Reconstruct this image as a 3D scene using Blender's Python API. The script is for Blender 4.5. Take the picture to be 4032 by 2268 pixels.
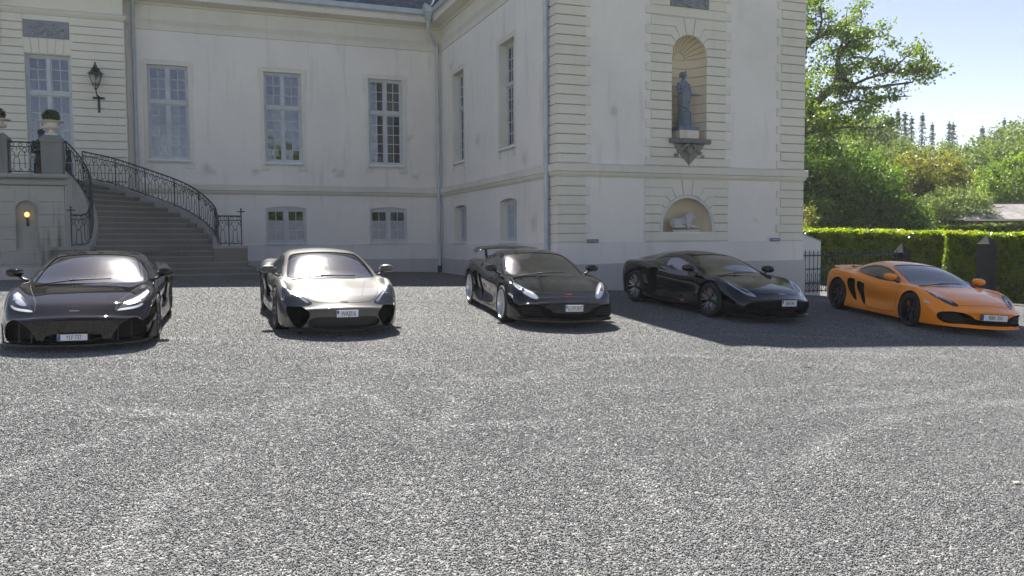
import bpy, bmesh, math, random
import numpy as np
from mathutils import Vector, Matrix
from mathutils.bvhtree import BVHTree
for _o in list(bpy.data.objects): bpy.data.objects.remove(_o)
scene = bpy.context.scene
COL = scene.collection
R = math.radians
# ------------------------------------------------------------------ camera
EYE = 1.4
F_PX = 3232.0; PITCH = math.atan((1134-950.2)/F_PX); ROLL = 0.0074
cam_data = bpy.data.cameras.new('camera'); cam = bpy.data.objects.new('camera', cam_data); COL.objects.link(cam)
cam_data.sensor_width = 36.0; cam_data.lens = F_PX/4032*36; cam_data.clip_end = 3000; cam_data.clip_start = .05
_fw = Vector((0, math.cos(PITCH), -math.sin(PITCH))); _u0 = Vector((0, math.sin(PITCH), math.cos(PITCH))); _r0 = Vector((1, 0, 0))
_rt = _r0*math.cos(ROLL)-_u0*math.sin(ROLL); _up = _r0*math.sin(ROLL)+_u0*math.cos(ROLL)
cam.matrix_world = Matrix(((_rt.x, _up.x, -_fw.x, 0), (_rt.y, _up.y, -_fw.y, 0), (_rt.z, _up.z, -_fw.z, EYE), (0, 0, 0, 1)))
scene.camera = cam
# ------------------------------------------------------------------ sky and sun
SUN_EL = R(49.5); SUN_AZ = math.atan2(-.28, .96)      # azimuth measured from +Y towards +X
world = bpy.data.worlds.new('World'); scene.world = world; world.use_nodes = True
wn = world.node_tree; wn.nodes.clear()
sky = wn.nodes.new('ShaderNodeTexSky'); sky.sky_type = 'NISHITA'; sky.sun_disc = False
sky.sun_elevation = SUN_EL; sky.sun_rotation = SUN_AZ; sky.altitude = 60; sky.air_density = .65; sky.dust_density = .15; sky.ozone_density = 2.5
bg = wn.nodes.new('ShaderNodeBackground'); bg.inputs['Strength'].default_value = .067
wo = wn.nodes.new('ShaderNodeOutputWorld')
wb = wn.nodes.new('ShaderNodeMix'); wb.data_type = 'RGBA'; wb.blend_type = 'MULTIPLY'; wb.inputs[0].default_value = 1; wb.inputs[7].default_value = (1.27, .955, .79, 1)   # camera white balance for open shade
wn.links.new(sky.outputs[0], wb.inputs[6]); wn.links.new(wb.outputs[2], bg.inputs[0]); wn.links.new(bg.outputs[0], wo.inputs[0])
sun_data = bpy.data.lights.new('sun', 'SUN'); sun_data.energy = 5.0; sun_data.angle = R(.53); sun_data.color = (1, .955, .88)
sun = bpy.data.objects.new('sun', sun_data); COL.objects.link(sun)
SUN_DIR = Vector((math.sin(SUN_AZ)*math.cos(SUN_EL), math.cos(SUN_AZ)*math.cos(SUN_EL), math.sin(SUN_EL)))
sun.rotation_euler = SUN_DIR.to_track_quat('Z', 'Y').to_euler(); sun.location = (0, 0, 60)
vs = scene.view_settings
vs.view_transform = 'Standard'; vs.look = 'None'; vs.gamma = 1; vs.exposure = 1.78; vs.use_curve_mapping = False

# ------------------------------------------------------------------ maths helpers
def pch(xs, ys):
    n = len(xs); h = [xs[i+1]-xs[i] for i in range(n-1)]; d = [(ys[i+1]-ys[i])/h[i] for i in range(n-1)]
    m = [d[0]]+[0 if d[i-1]*d[i] <= 0 else 2*d[i-1]*d[i]/(d[i-1]+d[i]) for i in range(1, n-1)]+[d[-1]]
    def f(x):
        if x <= xs[0]: return ys[0]
        if x >= xs[-1]: return ys[-1]
        i = 0
        while x > xs[i+1]: i += 1
        t = (x-xs[i])/h[i]
        return (2*t**3-3*t*t+1)*ys[i]+(t**3-2*t*t+t)*h[i]*m[i]+(-2*t**3+3*t*t)*ys[i+1]+(t**3-t*t)*h[i]*m[i+1]
    return f
GYF = pch([-40, 0, 8, 12, 14.5, 17, 20, 24, 31, 60], [-.32, -.30, -.20, -.10, -.01, .10, .17, .19, .20, .2])
GXF = pch([-40, -20, -12, -7, -4, -2, 0, 2.7, 5.4, 7.5, 9.5, 12, 18, 40], [.34, .32, .28, .19, .11, .05, 0, -.09, -.22, -.34, -.49, -.66, -1.0, -1.2])
def ground(x, y): return GYF(y)+GXF(x)
YAW = R(21.35); TLX, TLY = 1.184, 21.133
CU, SU = math.cos(YAW), math.sin(YAW)
def B(u, v, z=0.0): return Vector((TLX+CU*u-SU*v, TLY+SU*u+CU*v, z))
def ray(px, py):
    """direction through a pixel of the 4032 px wide photograph"""
    return (_rt*((px-2016)/F_PX)-_up*((py-1134)/F_PX)+_fw)
def at_depth(px, py, d):
    r = ray(px, py); return Vector((0, 0, EYE))+r*(d/r.y)

# ------------------------------------------------------------------ materials
MATS = {}
def _new(name):
    m = bpy.data.materials.new(name); m.use_nodes = True; MATS[name] = m
    return m, m.node_tree, m.node_tree.nodes['Principled BSDF']
def _coords(nt, scale=1.0, obj=True):
    tc = nt.nodes.new('ShaderNodeTexCoord'); mp = nt.nodes.new('ShaderNodeMapping')
    mp.inputs['Scale'].default_value = (scale,)*3 if not isinstance(scale, tuple) else scale
    nt.links.new(tc.outputs['Object' if obj else 'Generated'], mp.inputs[0]); return mp
def _geo(nt, scale=1.0):
    g = nt.nodes.new('ShaderNodeNewGeometry'); mp = nt.nodes.new('ShaderNodeMapping')
    mp.inputs['Scale'].default_value = (scale,)*3 if not isinstance(scale, tuple) else scale
    nt.links.new(g.outputs['Position'], mp.inputs[0]); return mp
def _noise(nt, co, scale, detail=4, rough=.55):
    n = nt.nodes.new('ShaderNodeTexNoise'); n.inputs['Scale'].default_value = scale; n.inputs['Detail'].default_value = detail
    n.inputs['Roughness'].default_value = rough; nt.links.new(co.outputs[0], n.inputs['Vector']); return n
def _ramp(nt, src, stops):
    r = nt.nodes.new('ShaderNodeValToRGB'); e = r.color_ramp.elements
    while len(e) < len(stops): e.new(.5)
    for k, (p, c) in enumerate(stops): e[k].position = p; e[k].color = (*c, 1) if len(c) == 3 else c
    nt.links.new(src, r.inputs[0]); return r
def _mix(nt, a, b, fac, mode='MIX'):
    m = nt.nodes.new('ShaderNodeMix'); m.data_type = 'RGBA'; m.blend_type = mode
    for s, k in ((a, 6), (b, 7)):
        if isinstance(s, tuple): m.inputs[k].default_value = (*s, 1)
        else: nt.links.new(s, m.inputs[k])
    if isinstance(fac, (int, float)): m.inputs[0].default_value = fac
    else: nt.links.new(fac, m.inputs[0])
    return m.outputs[2]
def _bump(nt, bs, src, strength, dist=.01):
    b = nt.nodes.new('ShaderNodeBump'); b.inputs['Strength'].default_value = strength; b.inputs['Distance'].default_value = dist
    nt.links.new(src, b.inputs['Height']); nt.links.new(b.outputs[0], bs.inputs['Normal'])
def simple(name, col, rough=.5, metal=0, coat=0, var=.0, vscale=6, spec=.5, bump=0, bscale=40):
    m, nt, bs = _new(name)
    bs.inputs['Base Color'].default_value = (*col, 1); bs.inputs['Roughness'].default_value = rough
    bs.inputs['Metallic'].default_value = metal; bs.inputs['Coat Weight'].default_value = coat; bs.inputs['Coat Roughness'].default_value = .02
    bs.inputs['Specular IOR Level'].default_value = spec
    if var or bump: co = _geo(nt)
    if var:
        n = _noise(nt, co, vscale, 5)
        r = _ramp(nt, n.outputs[0], [(.3, tuple(c*(1-var) for c in col)), (.7, tuple(min(1, c*(1+var)) for c in col))])
        nt.links.new(r.outputs[0], bs.inputs['Base Color'])
        rr = _ramp(nt, n.outputs[0], [(.3, (max(0, rough-.08),)*3), (.7, (min(1, rough+.08),)*3)]); nt.links.new(rr.outputs[0], bs.inputs['Roughness'])
    if bump:
        n2 = _noise(nt, co, bscale, 6); _bump(nt, bs, n2.outputs[0], bump, .01)
    return m
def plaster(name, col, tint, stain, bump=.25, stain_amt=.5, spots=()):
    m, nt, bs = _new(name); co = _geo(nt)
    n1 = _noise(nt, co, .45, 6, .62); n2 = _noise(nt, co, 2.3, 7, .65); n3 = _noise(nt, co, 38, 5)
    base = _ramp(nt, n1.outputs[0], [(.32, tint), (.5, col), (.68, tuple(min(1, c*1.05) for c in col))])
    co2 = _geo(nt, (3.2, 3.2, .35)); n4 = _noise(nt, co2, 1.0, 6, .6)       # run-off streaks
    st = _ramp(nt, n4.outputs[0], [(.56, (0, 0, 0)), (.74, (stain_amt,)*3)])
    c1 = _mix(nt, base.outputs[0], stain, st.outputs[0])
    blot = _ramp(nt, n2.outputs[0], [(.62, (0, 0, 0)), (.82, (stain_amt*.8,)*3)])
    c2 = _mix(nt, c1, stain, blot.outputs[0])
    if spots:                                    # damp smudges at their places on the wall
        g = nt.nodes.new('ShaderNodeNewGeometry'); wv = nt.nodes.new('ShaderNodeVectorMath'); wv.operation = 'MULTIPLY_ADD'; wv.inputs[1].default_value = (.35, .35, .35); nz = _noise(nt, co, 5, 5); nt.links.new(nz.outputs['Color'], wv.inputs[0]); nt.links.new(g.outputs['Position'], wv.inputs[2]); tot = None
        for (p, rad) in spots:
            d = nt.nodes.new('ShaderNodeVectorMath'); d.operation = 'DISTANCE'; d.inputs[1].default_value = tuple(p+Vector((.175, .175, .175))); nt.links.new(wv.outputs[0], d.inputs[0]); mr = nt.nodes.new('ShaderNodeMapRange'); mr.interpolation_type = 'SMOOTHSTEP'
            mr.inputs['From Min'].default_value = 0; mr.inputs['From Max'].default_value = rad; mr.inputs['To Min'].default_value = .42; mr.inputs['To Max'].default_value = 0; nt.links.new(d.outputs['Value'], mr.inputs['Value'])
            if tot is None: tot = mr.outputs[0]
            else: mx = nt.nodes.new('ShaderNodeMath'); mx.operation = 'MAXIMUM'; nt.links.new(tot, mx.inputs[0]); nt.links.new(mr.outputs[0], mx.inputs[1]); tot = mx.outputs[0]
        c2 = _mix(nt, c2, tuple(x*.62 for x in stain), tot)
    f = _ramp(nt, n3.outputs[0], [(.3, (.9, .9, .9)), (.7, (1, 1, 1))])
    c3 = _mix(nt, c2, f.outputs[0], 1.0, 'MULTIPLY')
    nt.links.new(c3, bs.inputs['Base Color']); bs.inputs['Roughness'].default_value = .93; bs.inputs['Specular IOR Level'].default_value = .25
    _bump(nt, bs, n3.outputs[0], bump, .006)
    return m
WALL = plaster('wall_plaster', (.80, .745, .685), (.74, .69, .64), (.50, .47, .43), .25, .45,
    [(B(-8.2, 10.37, 3.9), .30), (B(-8.05, 10.37, 3.8), .2), (B(-6.62, 10.37, 3.86), .22), (B(-3.75, 10.37, 3.82), .26), (B(-3.95, 10.37, 3.95), .18), (B(-1.0, 10.37, 3.8), .2), (B(-1.2, 10.37, 5.2), .2), (B(0, 6.2, 4.7), .34), (B(0, 9.0, 7.6), .22), (B(1.66, 0, 4.78), .22), (B(0, 2.2, 3.7), .35), (B(0, 1.6, 1.9), .4), (B(-7.4, 10.37, 1.2), .5), (B(-3.5, 10.37, 1.0), .6), (B(6.2, 0, 1.95), .12)])
QUOIN = plaster('quoin_plaster', (.73, .685, .585), (.68, .635, .54), (.48, .45, .38), .2, .25)
SURR = plaster('window_surround_plaster', (.715, .68, .60), (.655, .63, .55), (.50, .48, .42), .2, .3)
FRIEZE = plaster('frieze_plaster', (.70, .655, .565), (.64, .60, .52), (.45, .42, .36), .2, .3)
PLINTH = plaster('plinth_plaster', (.74, .695, .655), (.68, .64, .605), (.48, .455, .43), .3, .45)
DARKPL = plaster('dark_plinth_stone', (.50, .475, .455), (.44, .42, .405), (.31, .30, .285), .4, .5)
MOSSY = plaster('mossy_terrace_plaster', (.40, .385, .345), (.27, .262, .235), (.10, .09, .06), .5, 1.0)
STONE = plaster('grey_sandstone', (.20, .205, .195), (.165, .17, .165), (.10, .10, .09), .6, .6)
STEP = plaster('stair_granite', (.165, .152, .138), (.128, .118, .108), (.08, .075, .068), .7, .7)
NOSE = plaster('nosing_highlight', (.235, .22, .20), (.19, .178, .162), (.12, .113, .103), .5, .6)  # paler strip painting the highlight along each step edge
STEPEDGE = plaster('stringer_stone', (.30, .29, .27), (.24, .235, .22), (.13, .13, .12), .5, .6)
RELIEF = plaster('relief_stone', (.25, .26, .28), (.20, .21, .225), (.13, .13, .14), .5, .6)
BRACKET = plaster('bracket_stone', (.28, .275, .24), (.22, .215, .19), (.12, .12, .10), .5, .6)
LIONM = plaster('lion_plaster', (.56, .53, .51), (.48, .455, .445), (.24, .24, .25), .3, .4)
STATUE = plaster('statue_lead', (.19, .225, .27), (.15, .18, .22), (.10, .12, .15), .3, .5)
NICHE = plaster('niche_plaster', (.72, .62, .46), (.67, .57, .42), (.5, .44, .34), .15, .2)
WHITEST = plaster('urn_stone', (.72, .66, .55), (.64, .58, .48), (.36, .32, .25), .3, .5)
LIME = plaster('whitewash', (.62, .62, .61), (.55, .555, .55), (.40, .40, .38), .3, .5)
JOINT = simple('joint_shade', (.33, .31, .255), .95)  # dark tone that paints the shade inside the stone joints
WOODBL = simple('window_blue_grey_paint', (.52, .545, .57), .5, var=.1, vscale=3)
WOODGR = simple('window_grey_paint', (.52, .53, .54), .5, var=.1, vscale=3)
ZINC = simple('zinc', (.43, .475, .51), .5, .1, var=.14, vscale=2.5)
IRON = simple('wrought_iron', (.018, .026, .032), .5, .3, var=.3, vscale=9)
SLATE = simple('slate', (.075, .09, .125), .6, var=.35, vscale=7, bump=.4, bscale=25)
SLATE2 = simple('slate_pale', (.10, .115, .15), .6, var=.3, vscale=7, bump=.4, bscale=25)
BLINDS = simple('frosted_pane', (.37, .37, .395), .25, var=.05)
BLIND2 = simple('grey_shutter_pane', (.33, .35, .40), .4, var=.12, vscale=5)
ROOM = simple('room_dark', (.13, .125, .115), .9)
CURTAIN = simple('curtain', (.62, .64, .66), .9, var=.05, vscale=10)
LAMPSH = simple('lamp_shade_cloth', (.8, .78, .74), .8)
SIGNBL = simple('enamel_blue', (.035, .075, .17), .35)
SIGNWH = simple('enamel_white', (.62, .66, .72), .4)
def glass(name, tint=(.9, .95, 1), rough=0.0, opac=.0, ior=1.5, dust=0.0):
    m, nt, bs = _new(name); nt.nodes.remove(bs)
    out = nt.nodes['Material Output']
    tr = nt.nodes.new('ShaderNodeBsdfTransparent'); tr.inputs[0].default_value = (*tint, 1)
    gl = nt.nodes.new('ShaderNodeBsdfGlossy'); gl.inputs['Roughness'].default_value = rough
    fr = nt.nodes.new('ShaderNodeFresnel'); fr.inputs[0].default_value = ior
    ad = nt.nodes.new('ShaderNodeMath'); ad.operation = 'ADD'; ad.inputs[1].default_value = opac; ad.use_clamp = True
    mx = nt.nodes.new('ShaderNodeMixShader')
    nt.links.new(fr.outputs[0], ad.inputs[0]); nt.links.new(ad.outputs[0], mx.inputs[0])
    nt.links.new(tr.outputs[0], mx.inputs[1]); nt.links.new(mx.outputs[0], out.inputs[0])
    if dust:                                     # film of dust: a wider, weaker lobe round the mirror image
        g2 = nt.nodes.new('ShaderNodeBsdfGlossy'); g2.inputs['Roughness'].default_value = .17; m2 = nt.nodes.new('ShaderNodeMixShader'); m2.inputs[0].default_value = dust
        nt.links.new(gl.outputs[0], m2.inputs[1]); nt.links.new(g2.outputs[0], m2.inputs[2]); nt.links.new(m2.outputs[0], mx.inputs[2])
    else: nt.links.new(gl.outputs[0], mx.inputs[2])
    return m
PANE = glass('old_window_glass', (.75, .8, .85), .025, .055)
LENS = glass('clear_lens', (.92, .94, .97), .0, .03)
CARGL = glass('car_glass', (.50, .57, .58), .03, .17, 1.5, .22)

# ------------------------------------------------------------------ mesh helpers
class MB:
    def __init__(s): s.v = []; s.f = []
    def quad(s, a, b, c, d):
        i = len(s.v); s.v += [a, b, c, d]; s.f.append((i, i+1, i+2, i+3))
    def poly(s, pts):
        i = len(s.v); s.v += list(pts); s.f.append(tuple(range(i, i+len(pts))))
    def box(s, x0, x1, y0, y1, z0, z1):
        i = len(s.v)
        s.v += [(x0, y0, z0), (x1, y0, z0), (x1, y1, z0), (x0, y1, z0), (x0, y0, z1), (x1, y0, z1), (x1, y1, z1), (x0, y1, z1)]
        s.f += [tuple(i+k for k in q) for q in ((0, 3, 2, 1), (4, 5, 6, 7), (0, 1, 5, 4), (1, 2, 6, 5), (2, 3, 7, 6), (3, 0, 4, 7))]
        return s
    def cham(s, x0, x1, z0, z1, y0, y1, c=.012):
        """block whose front (y0 side) edges are chamfered"""
        i = len(s.v)
        s.v += [(x0, y1, z0), (x1, y1, z0), (x1, y1, z1), (x0, y1, z1), (x0, y0+c, z0), (x1, y0+c, z0), (x1, y0+c, z1), (x0, y0+c, z1),
                (x0+c, y0, z0+c), (x1-c, y0, z0+c), (x1-c, y0, z1-c), (x0+c, y0, z1-c)]
        for a, b in ((0, 1), (1, 2), (2, 3), (3, 0)):
            s.f += [(i+a, i+b, i+4+b, i+4+a), (i+4+a, i+4+b, i+8+b, i+8+a)]
        s.f += [(i+8, i+9, i+10, i+11), (i+3, i+2, i+1, i)]
        return s
    def prism(s, pts, f0, f1):
        """pts 2-D loop; f0/f1 map (a,b) to the two end loops"""
        n = len(pts); i = len(s.v)
        s.v += [f0(*p) for p in pts]+[f1(*p) for p in pts]
        s.f += [tuple(range(i+n-1, i-1, -1)), tuple(range(i+n, i+2*n))]
        s.f += [(i+k, i+(k+1) % n, i+n+(k+1) % n, i+n+k) for k in range(n)]
        return s
    def tube(s, pts, r, n=6, closed=False, caps=True):
        P = [Vector(p) for p in pts]; m = len(P); rr = r if hasattr(r, '__len__') else [r]*m
        i0 = len(s.v); prev = None
        for k in range(m):
            if closed: t = P[(k+1) % m]-P[k-1]
            else: t = P[min(k+1, m-1)]-P[max(k-1, 0)]
            if t.length < 1e-9: t = Vector((0, 0, 1))
            t.normalize()
            if prev is None:
                a = Vector((0, 0, 1)) if abs(t.z) < .9 else Vector((1, 0, 0)); nrm = t.cross(a).normalized()
            else:
                nrm = prev-t*prev.dot(t)
                nrm = nrm.normalized() if nrm.length > 1e-6 else t.orthogonal().normalized()
            prev = nrm; bn = t.cross(nrm)
            for j in range(n):
                a = 2*math.pi*j/n; s.v.append(tuple(P[k]+(nrm*math.cos(a)+bn*math.sin(a))*rr[k]))
        for k in range(m if closed else m-1):
            a, b = i0+k*n, i0+((k+1) % m)*n
            s.f += [(a+j, a+(j+1) % n, b+(j+1) % n, b+j) for j in range(n)]
        if caps and not closed: s.f += [tuple(i0+j for j in range(n-1, -1, -1)), tuple(i0+(m-1)*n+j for j in range(n))]
        return s
    def lathe(s, prof, n=24, o=(0, 0, 0), axis='z', squash=(1, 1)):
        i0 = len(s.v); m = len(prof)
        for r, h in prof:
            for j in range(n):
                a = 2*math.pi*j/n; c, d = r*math.cos(a)*squash[0], r*math.sin(a)*squash[1]
                s.v.append((o[0]+c, o[1]+d, o[2]+h) if axis == 'z' else ((o[0]+c, o[1]+h, o[2]+d) if axis == 'y' else (o[0]+h, o[1]+c, o[2]+d)))
        for k in range(m-1):
            a, b = i0+k*n, i0+(k+1)*n
            s.f += [(a+j, a+(j+1) % n, b+(j+1) % n, b+j) for j in range(n)]
        s.f += [tuple(i0+j for j in range(n-1, -1, -1)), tuple(i0+(m-1)*n+j for j in range(n))]
        return s
    def ball(s, c, r, n=12, m=8):
        rx, ry, rz = r if hasattr(r, '__len__') else (r, r, r); i0 = len(s.v)
        s.v.append((c[0], c[1], c[2]-rz))
        for k in range(1, m):
            t = math.pi*k/m
            for j in range(n):
                a = 2*math.pi*j/n; s.v.append((c[0]+rx*math.sin(t)*math.cos(a), c[1]+ry*math.sin(t)*math.sin(a), c[2]-rz*math.cos(t)))
        s.v.append((c[0], c[1], c[2]+rz)); e = len(s.v)-1
        for j in range(n): s.f += [(i0, i0+1+(j+1) % n, i0+1+j), (e, i0+1+(m-2)*n+j, i0+1+(m-2)*n+(j+1) % n)]
        for k in range(m-2):
            a, b = i0+1+k*n, i0+1+(k+1)*n
            s.f += [(a+j, a+(j+1) % n, b+(j+1) % n, b+j) for j in range(n)]
        return s
    def grid(s, rows, closed=False):
        i0 = len(s.v); n = len(rows[0])
        for r in rows: s.v += [tuple(p) for p in r]
        for k in range(len(rows)-1):
            for j in range(n if closed else n-1):
                a = i0+k*n; b = a+n; s.f.append((a+j, a+(j+1) % n, b+(j+1) % n, b+j))
        return s
    def mesh(s, name='mesh', mat=None, smooth=False, angle=None):
        me = bpy.data.meshes.new(name); me.from_pydata([tuple(p) for p in s.v], [], s.f)
        if mat: me.materials.append(mat)
        bm = bmesh.new(); bm.from_mesh(me)
        bmesh.ops.remove_doubles(bm, verts=bm.verts, dist=1e-5); bmesh.ops.recalc_face_normals(bm, faces=bm.faces)
        bm.to_mesh(me); bm.free()
        if smooth or angle:
            me.polygons.foreach_set('use_smooth', [True]*len(me.polygons))
            if angle: me.set_sharp_from_angle(angle=R(angle))
        me.update(); return me
    def obj(s, name, mat, parent=None, smooth=False, angle=None, loc=None):
        return link(name, s.mesh(name, mat, smooth, angle), parent, loc)
def link(name, me, parent=None, loc=None, rot=None):
    o = bpy.data.objects.new(name, me); COL.objects.link(o)
    if parent: o.parent = parent
    if loc is not None: o.location = loc
    if rot is not None: o.rotation_euler = rot
    return o
def tag(o, label=None, cat=None, group=None, kind=None):
    for k, val in (('label', label), ('category', cat), ('group', group), ('kind', kind)):
        if val: o[k] = val
    return o
def thing(name, label, cat, loc=(0, 0, 0), rz=0.0, group=None):
    o = bpy.data.objects.new(name, None); COL.objects.link(o); o.location = loc; o.rotation_euler = (0, 0, rz); o.empty_display_size = .2
    return tag(o, label, cat, group)
def copy_tree(o, parent=None):
    c = o.copy(); COL.objects.link(c); c.parent = parent
    for ch in list(o.children): copy_tree(ch, c)
    return c
def remesh(mb, voxel, smooth=2, mat=None, name='figure'):
    """fuse overlapping solids into one continuous surface"""
    o = mb.obj('tmp', None); md = o.modifiers.new('r', 'REMESH'); md.mode = 'VOXEL'; md.voxel_size = voxel
    if smooth:
        sm = o.modifiers.new('s', 'SMOOTH'); sm.iterations = smooth; sm.factor = .5
    dg = bpy.context.evaluated_depsgraph_get(); me = bpy.data.meshes.new_from_object(o.evaluated_get(dg))
    bpy.data.objects.remove(o); me.materials.clear()
    if mat: me.materials.append(mat)
    me.polygons.foreach_set('use_smooth', [True]*len(me.polygons)); me.name = name
    return me
def text_mesh(body, size, depth=.002, font_scale_x=1.0, align='CENTER'):
    cu = bpy.data.curves.new('t', 'FONT'); cu.body = body; cu.size = size; cu.extrude = depth; cu.align_x = align; cu.align_y = 'CENTER'
    o = bpy.data.objects.new('t', cu); COL.objects.link(o); o.scale.x = font_scale_x
    dg = bpy.context.evaluated_depsgraph_get(); me = bpy.data.meshes.new_from_object(o.evaluated_get(dg))
    for p in me.vertices: p.co.x *= font_scale_x
    bpy.data.objects.remove(o); me.materials.clear(); return me
def fast_mesh(name, V, Fq, mat, smooth=False):
    """V (n,3) array, Fq (m,4) int array of quads"""
    me = bpy.data.meshes.new(name); n, m = len(V), len(Fq); k = Fq.shape[1]
    me.vertices.add(n); me.vertices.foreach_set('co', np.asarray(V, np.float32).ravel())
    me.loops.add(m*k); me.loops.foreach_set('vertex_index', np.asarray(Fq, np.int32).ravel())
    me.polygons.add(m); me.polygons.foreach_set('loop_start', np.arange(0, m*k, k, dtype=np.int32))
    if mat: me.materials.append(mat)
    me.update(calc_edges=True)
    if smooth: me.polygons.foreach_set('use_smooth', [True]*m)
    return me

# ================================================================== GROUND

# faint tyre arcs: rings where wheels have pressed the gravel paler
ARCS = [(2.2, 4.4, 5.6, .16), (2.2, 4.4, 7.2, .16), (-5.5, 5.5, 5.2, .15), (-5.5, 5.5, 6.7, .15), (5.5, 6.5, 6.0, .16), (5.5, 6.5, 7.5, .16), (-1.0, 17.5, 8.6, .18), (-1.0, 17.5, 10.1, .18), (9.5, 1.0, 9.0, .18), (9.5, 1.0, 10.5, .18)]
def tracks(nt):
    g = nt.nodes.new('ShaderNodeNewGeometry'); n = nt.nodes.new('ShaderNodeTexNoise'); n.inputs['Scale'].default_value = .8; n.inputs['Detail'].default_value = 4; nt.links.new(g.outputs['Position'], n.inputs['Vector'])
    ad = nt.nodes.new('ShaderNodeVectorMath'); ad.operation = 'MULTIPLY_ADD'; ad.inputs[1].default_value = (.55, .55, 0); nt.links.new(n.outputs['Color'], ad.inputs[0]); nt.links.new(g.outputs['Position'], ad.inputs[2])
    fl = nt.nodes.new('ShaderNodeVectorMath'); fl.operation = 'MULTIPLY'; fl.inputs[1].default_value = (1, 1, 0); nt.links.new(ad.outputs[0], fl.inputs[0]); tot = None
    for cx_, cy_, r_, w_ in ARCS:
        d = nt.nodes.new('ShaderNodeVectorMath'); d.operation = 'DISTANCE'; d.inputs[1].default_value = (cx_, cy_, 0); nt.links.new(fl.outputs[0], d.inputs[0])
        c = nt.nodes.new('ShaderNodeMath'); c.operation = 'COMPARE'; mr = nt.nodes.new('ShaderNodeMapRange'); mr.interpolation_type = 'SMOOTHSTEP'
        sb = nt.nodes.new('ShaderNodeMath'); sb.operation = 'SUBTRACT'; sb.inputs[1].default_value = r_; nt.links.new(d.outputs['Value'], sb.inputs[0]); ab = nt.nodes.new('ShaderNodeMath'); ab.operation = 'ABSOLUTE'; nt.links.new(sb.outputs[0], ab.inputs[0])
        nt.nodes.remove(c); mr.inputs['From Min'].default_value = 0; mr.inputs['From Max'].default_value = w_*1.2; mr.inputs['To Min'].default_value = 1; mr.inputs['To Max'].default_value = 0; nt.links.new(ab.outputs[0], mr.inputs['Value'])
        if tot is None: tot = mr.outputs[0]
        else: mx = nt.nodes.new('ShaderNodeMath'); mx.operation = 'MAXIMUM'; nt.links.new(tot, mx.inputs[0]); nt.links.new(mr.outputs[0], mx.inputs[1]); tot = mx.outputs[0]
    n2 = nt.nodes.new('ShaderNodeTexNoise'); n2.inputs['Scale'].default_value = .5; nt.links.new(g.outputs['Position'], n2.inputs['Vector']); r2 = _ramp(nt, n2.outputs[0], [(.38, (0, 0, 0)), (.62, (1, 1, 1))])
    mu = nt.nodes.new('ShaderNodeMath'); mu.operation = 'MULTIPLY'; nt.links.new(tot, mu.inputs[0]); nt.links.new(r2.outputs[0], mu.inputs[1])
    return _ramp(nt, mu.outputs[0], [(0, (.92, .92, .92)), (1, (1.26, 1.26, 1.25))]).outputs[0]
def gravel_mat():
    m, nt, bs = _new('gravel_ground'); co = _geo(nt)
    vo = nt.nodes.new('ShaderNodeTexVoronoi'); vo.inputs['Scale'].default_value = 55; nt.links.new(co.outputs[0], vo.inputs['Vector'])
    sep = nt.nodes.new('ShaderNodeSeparateColor'); nt.links.new(vo.outputs['Color'], sep.inputs[0])
    cr = _ramp(nt, sep.outputs[0], [(0, (.045, .046, .047)), (.25, (.092, .094, .094)), (.6, (.145, .147, .146)), (.88, (.195, .196, .192)), (1, (.27, .26, .245))])
    vo2 = nt.nodes.new('ShaderNodeTexVoronoi'); vo2.inputs['Scale'].default_value = 26; nt.links.new(co.outputs[0], vo2.inputs['Vector'])
    sep2 = nt.nodes.new('ShaderNodeSeparateColor'); nt.links.new(vo2.outputs['Color'], sep2.inputs[0])
    c2 = _ramp(nt, sep2.outputs[0], [(0, (.5, .5, .51)), (.5, (.95, .95, .95)), (1, (1.35, 1.34, 1.32))])
    big = _noise(nt, co, .35, 5, .6); cb = _ramp(nt, big.outputs[0], [(.3, (.94, .94, .945)), (.7, (1.05, 1.05, 1.045))])
    mid = _noise(nt, co, 3.0, 6, .7); cm = _ramp(nt, mid.outputs[0], [(.3, (.90, .90, .905)), (.7, (1.08, 1.08, 1.075))])
    c = _mix(nt, cr.outputs[0], c2.outputs[0], 1.0, 'MULTIPLY'); c = _mix(nt, c, cb.outputs[0], 1.0, 'MULTIPLY'); c = _mix(nt, c, cm.outputs[0], 1.0, 'MULTIPLY')
    c = _mix(nt, c, tracks(nt), 1.0, 'MULTIPLY')
    nt.links.new(c, bs.inputs['Base Color']); bs.inputs['Roughness'].default_value = .88; bs.inputs['Specular IOR Level'].default_value = .35
    inv = nt.nodes.new('ShaderNodeMath'); inv.operation = 'SUBTRACT'; inv.inputs[0].default_value = 1; nt.links.new(vo.outputs['Distance'], inv.inputs[1])
    ad = nt.nodes.new('ShaderNodeMath'); ad.operation = 'ADD'; nt.links.new(inv.outputs[0], ad.inputs[0]); nt.links.new(sep2.outputs[1], ad.inputs[1])
    _bump(nt, bs, ad.outputs[0], 1.0, .02)
    return m
GRAVEL = gravel_mat()
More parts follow.
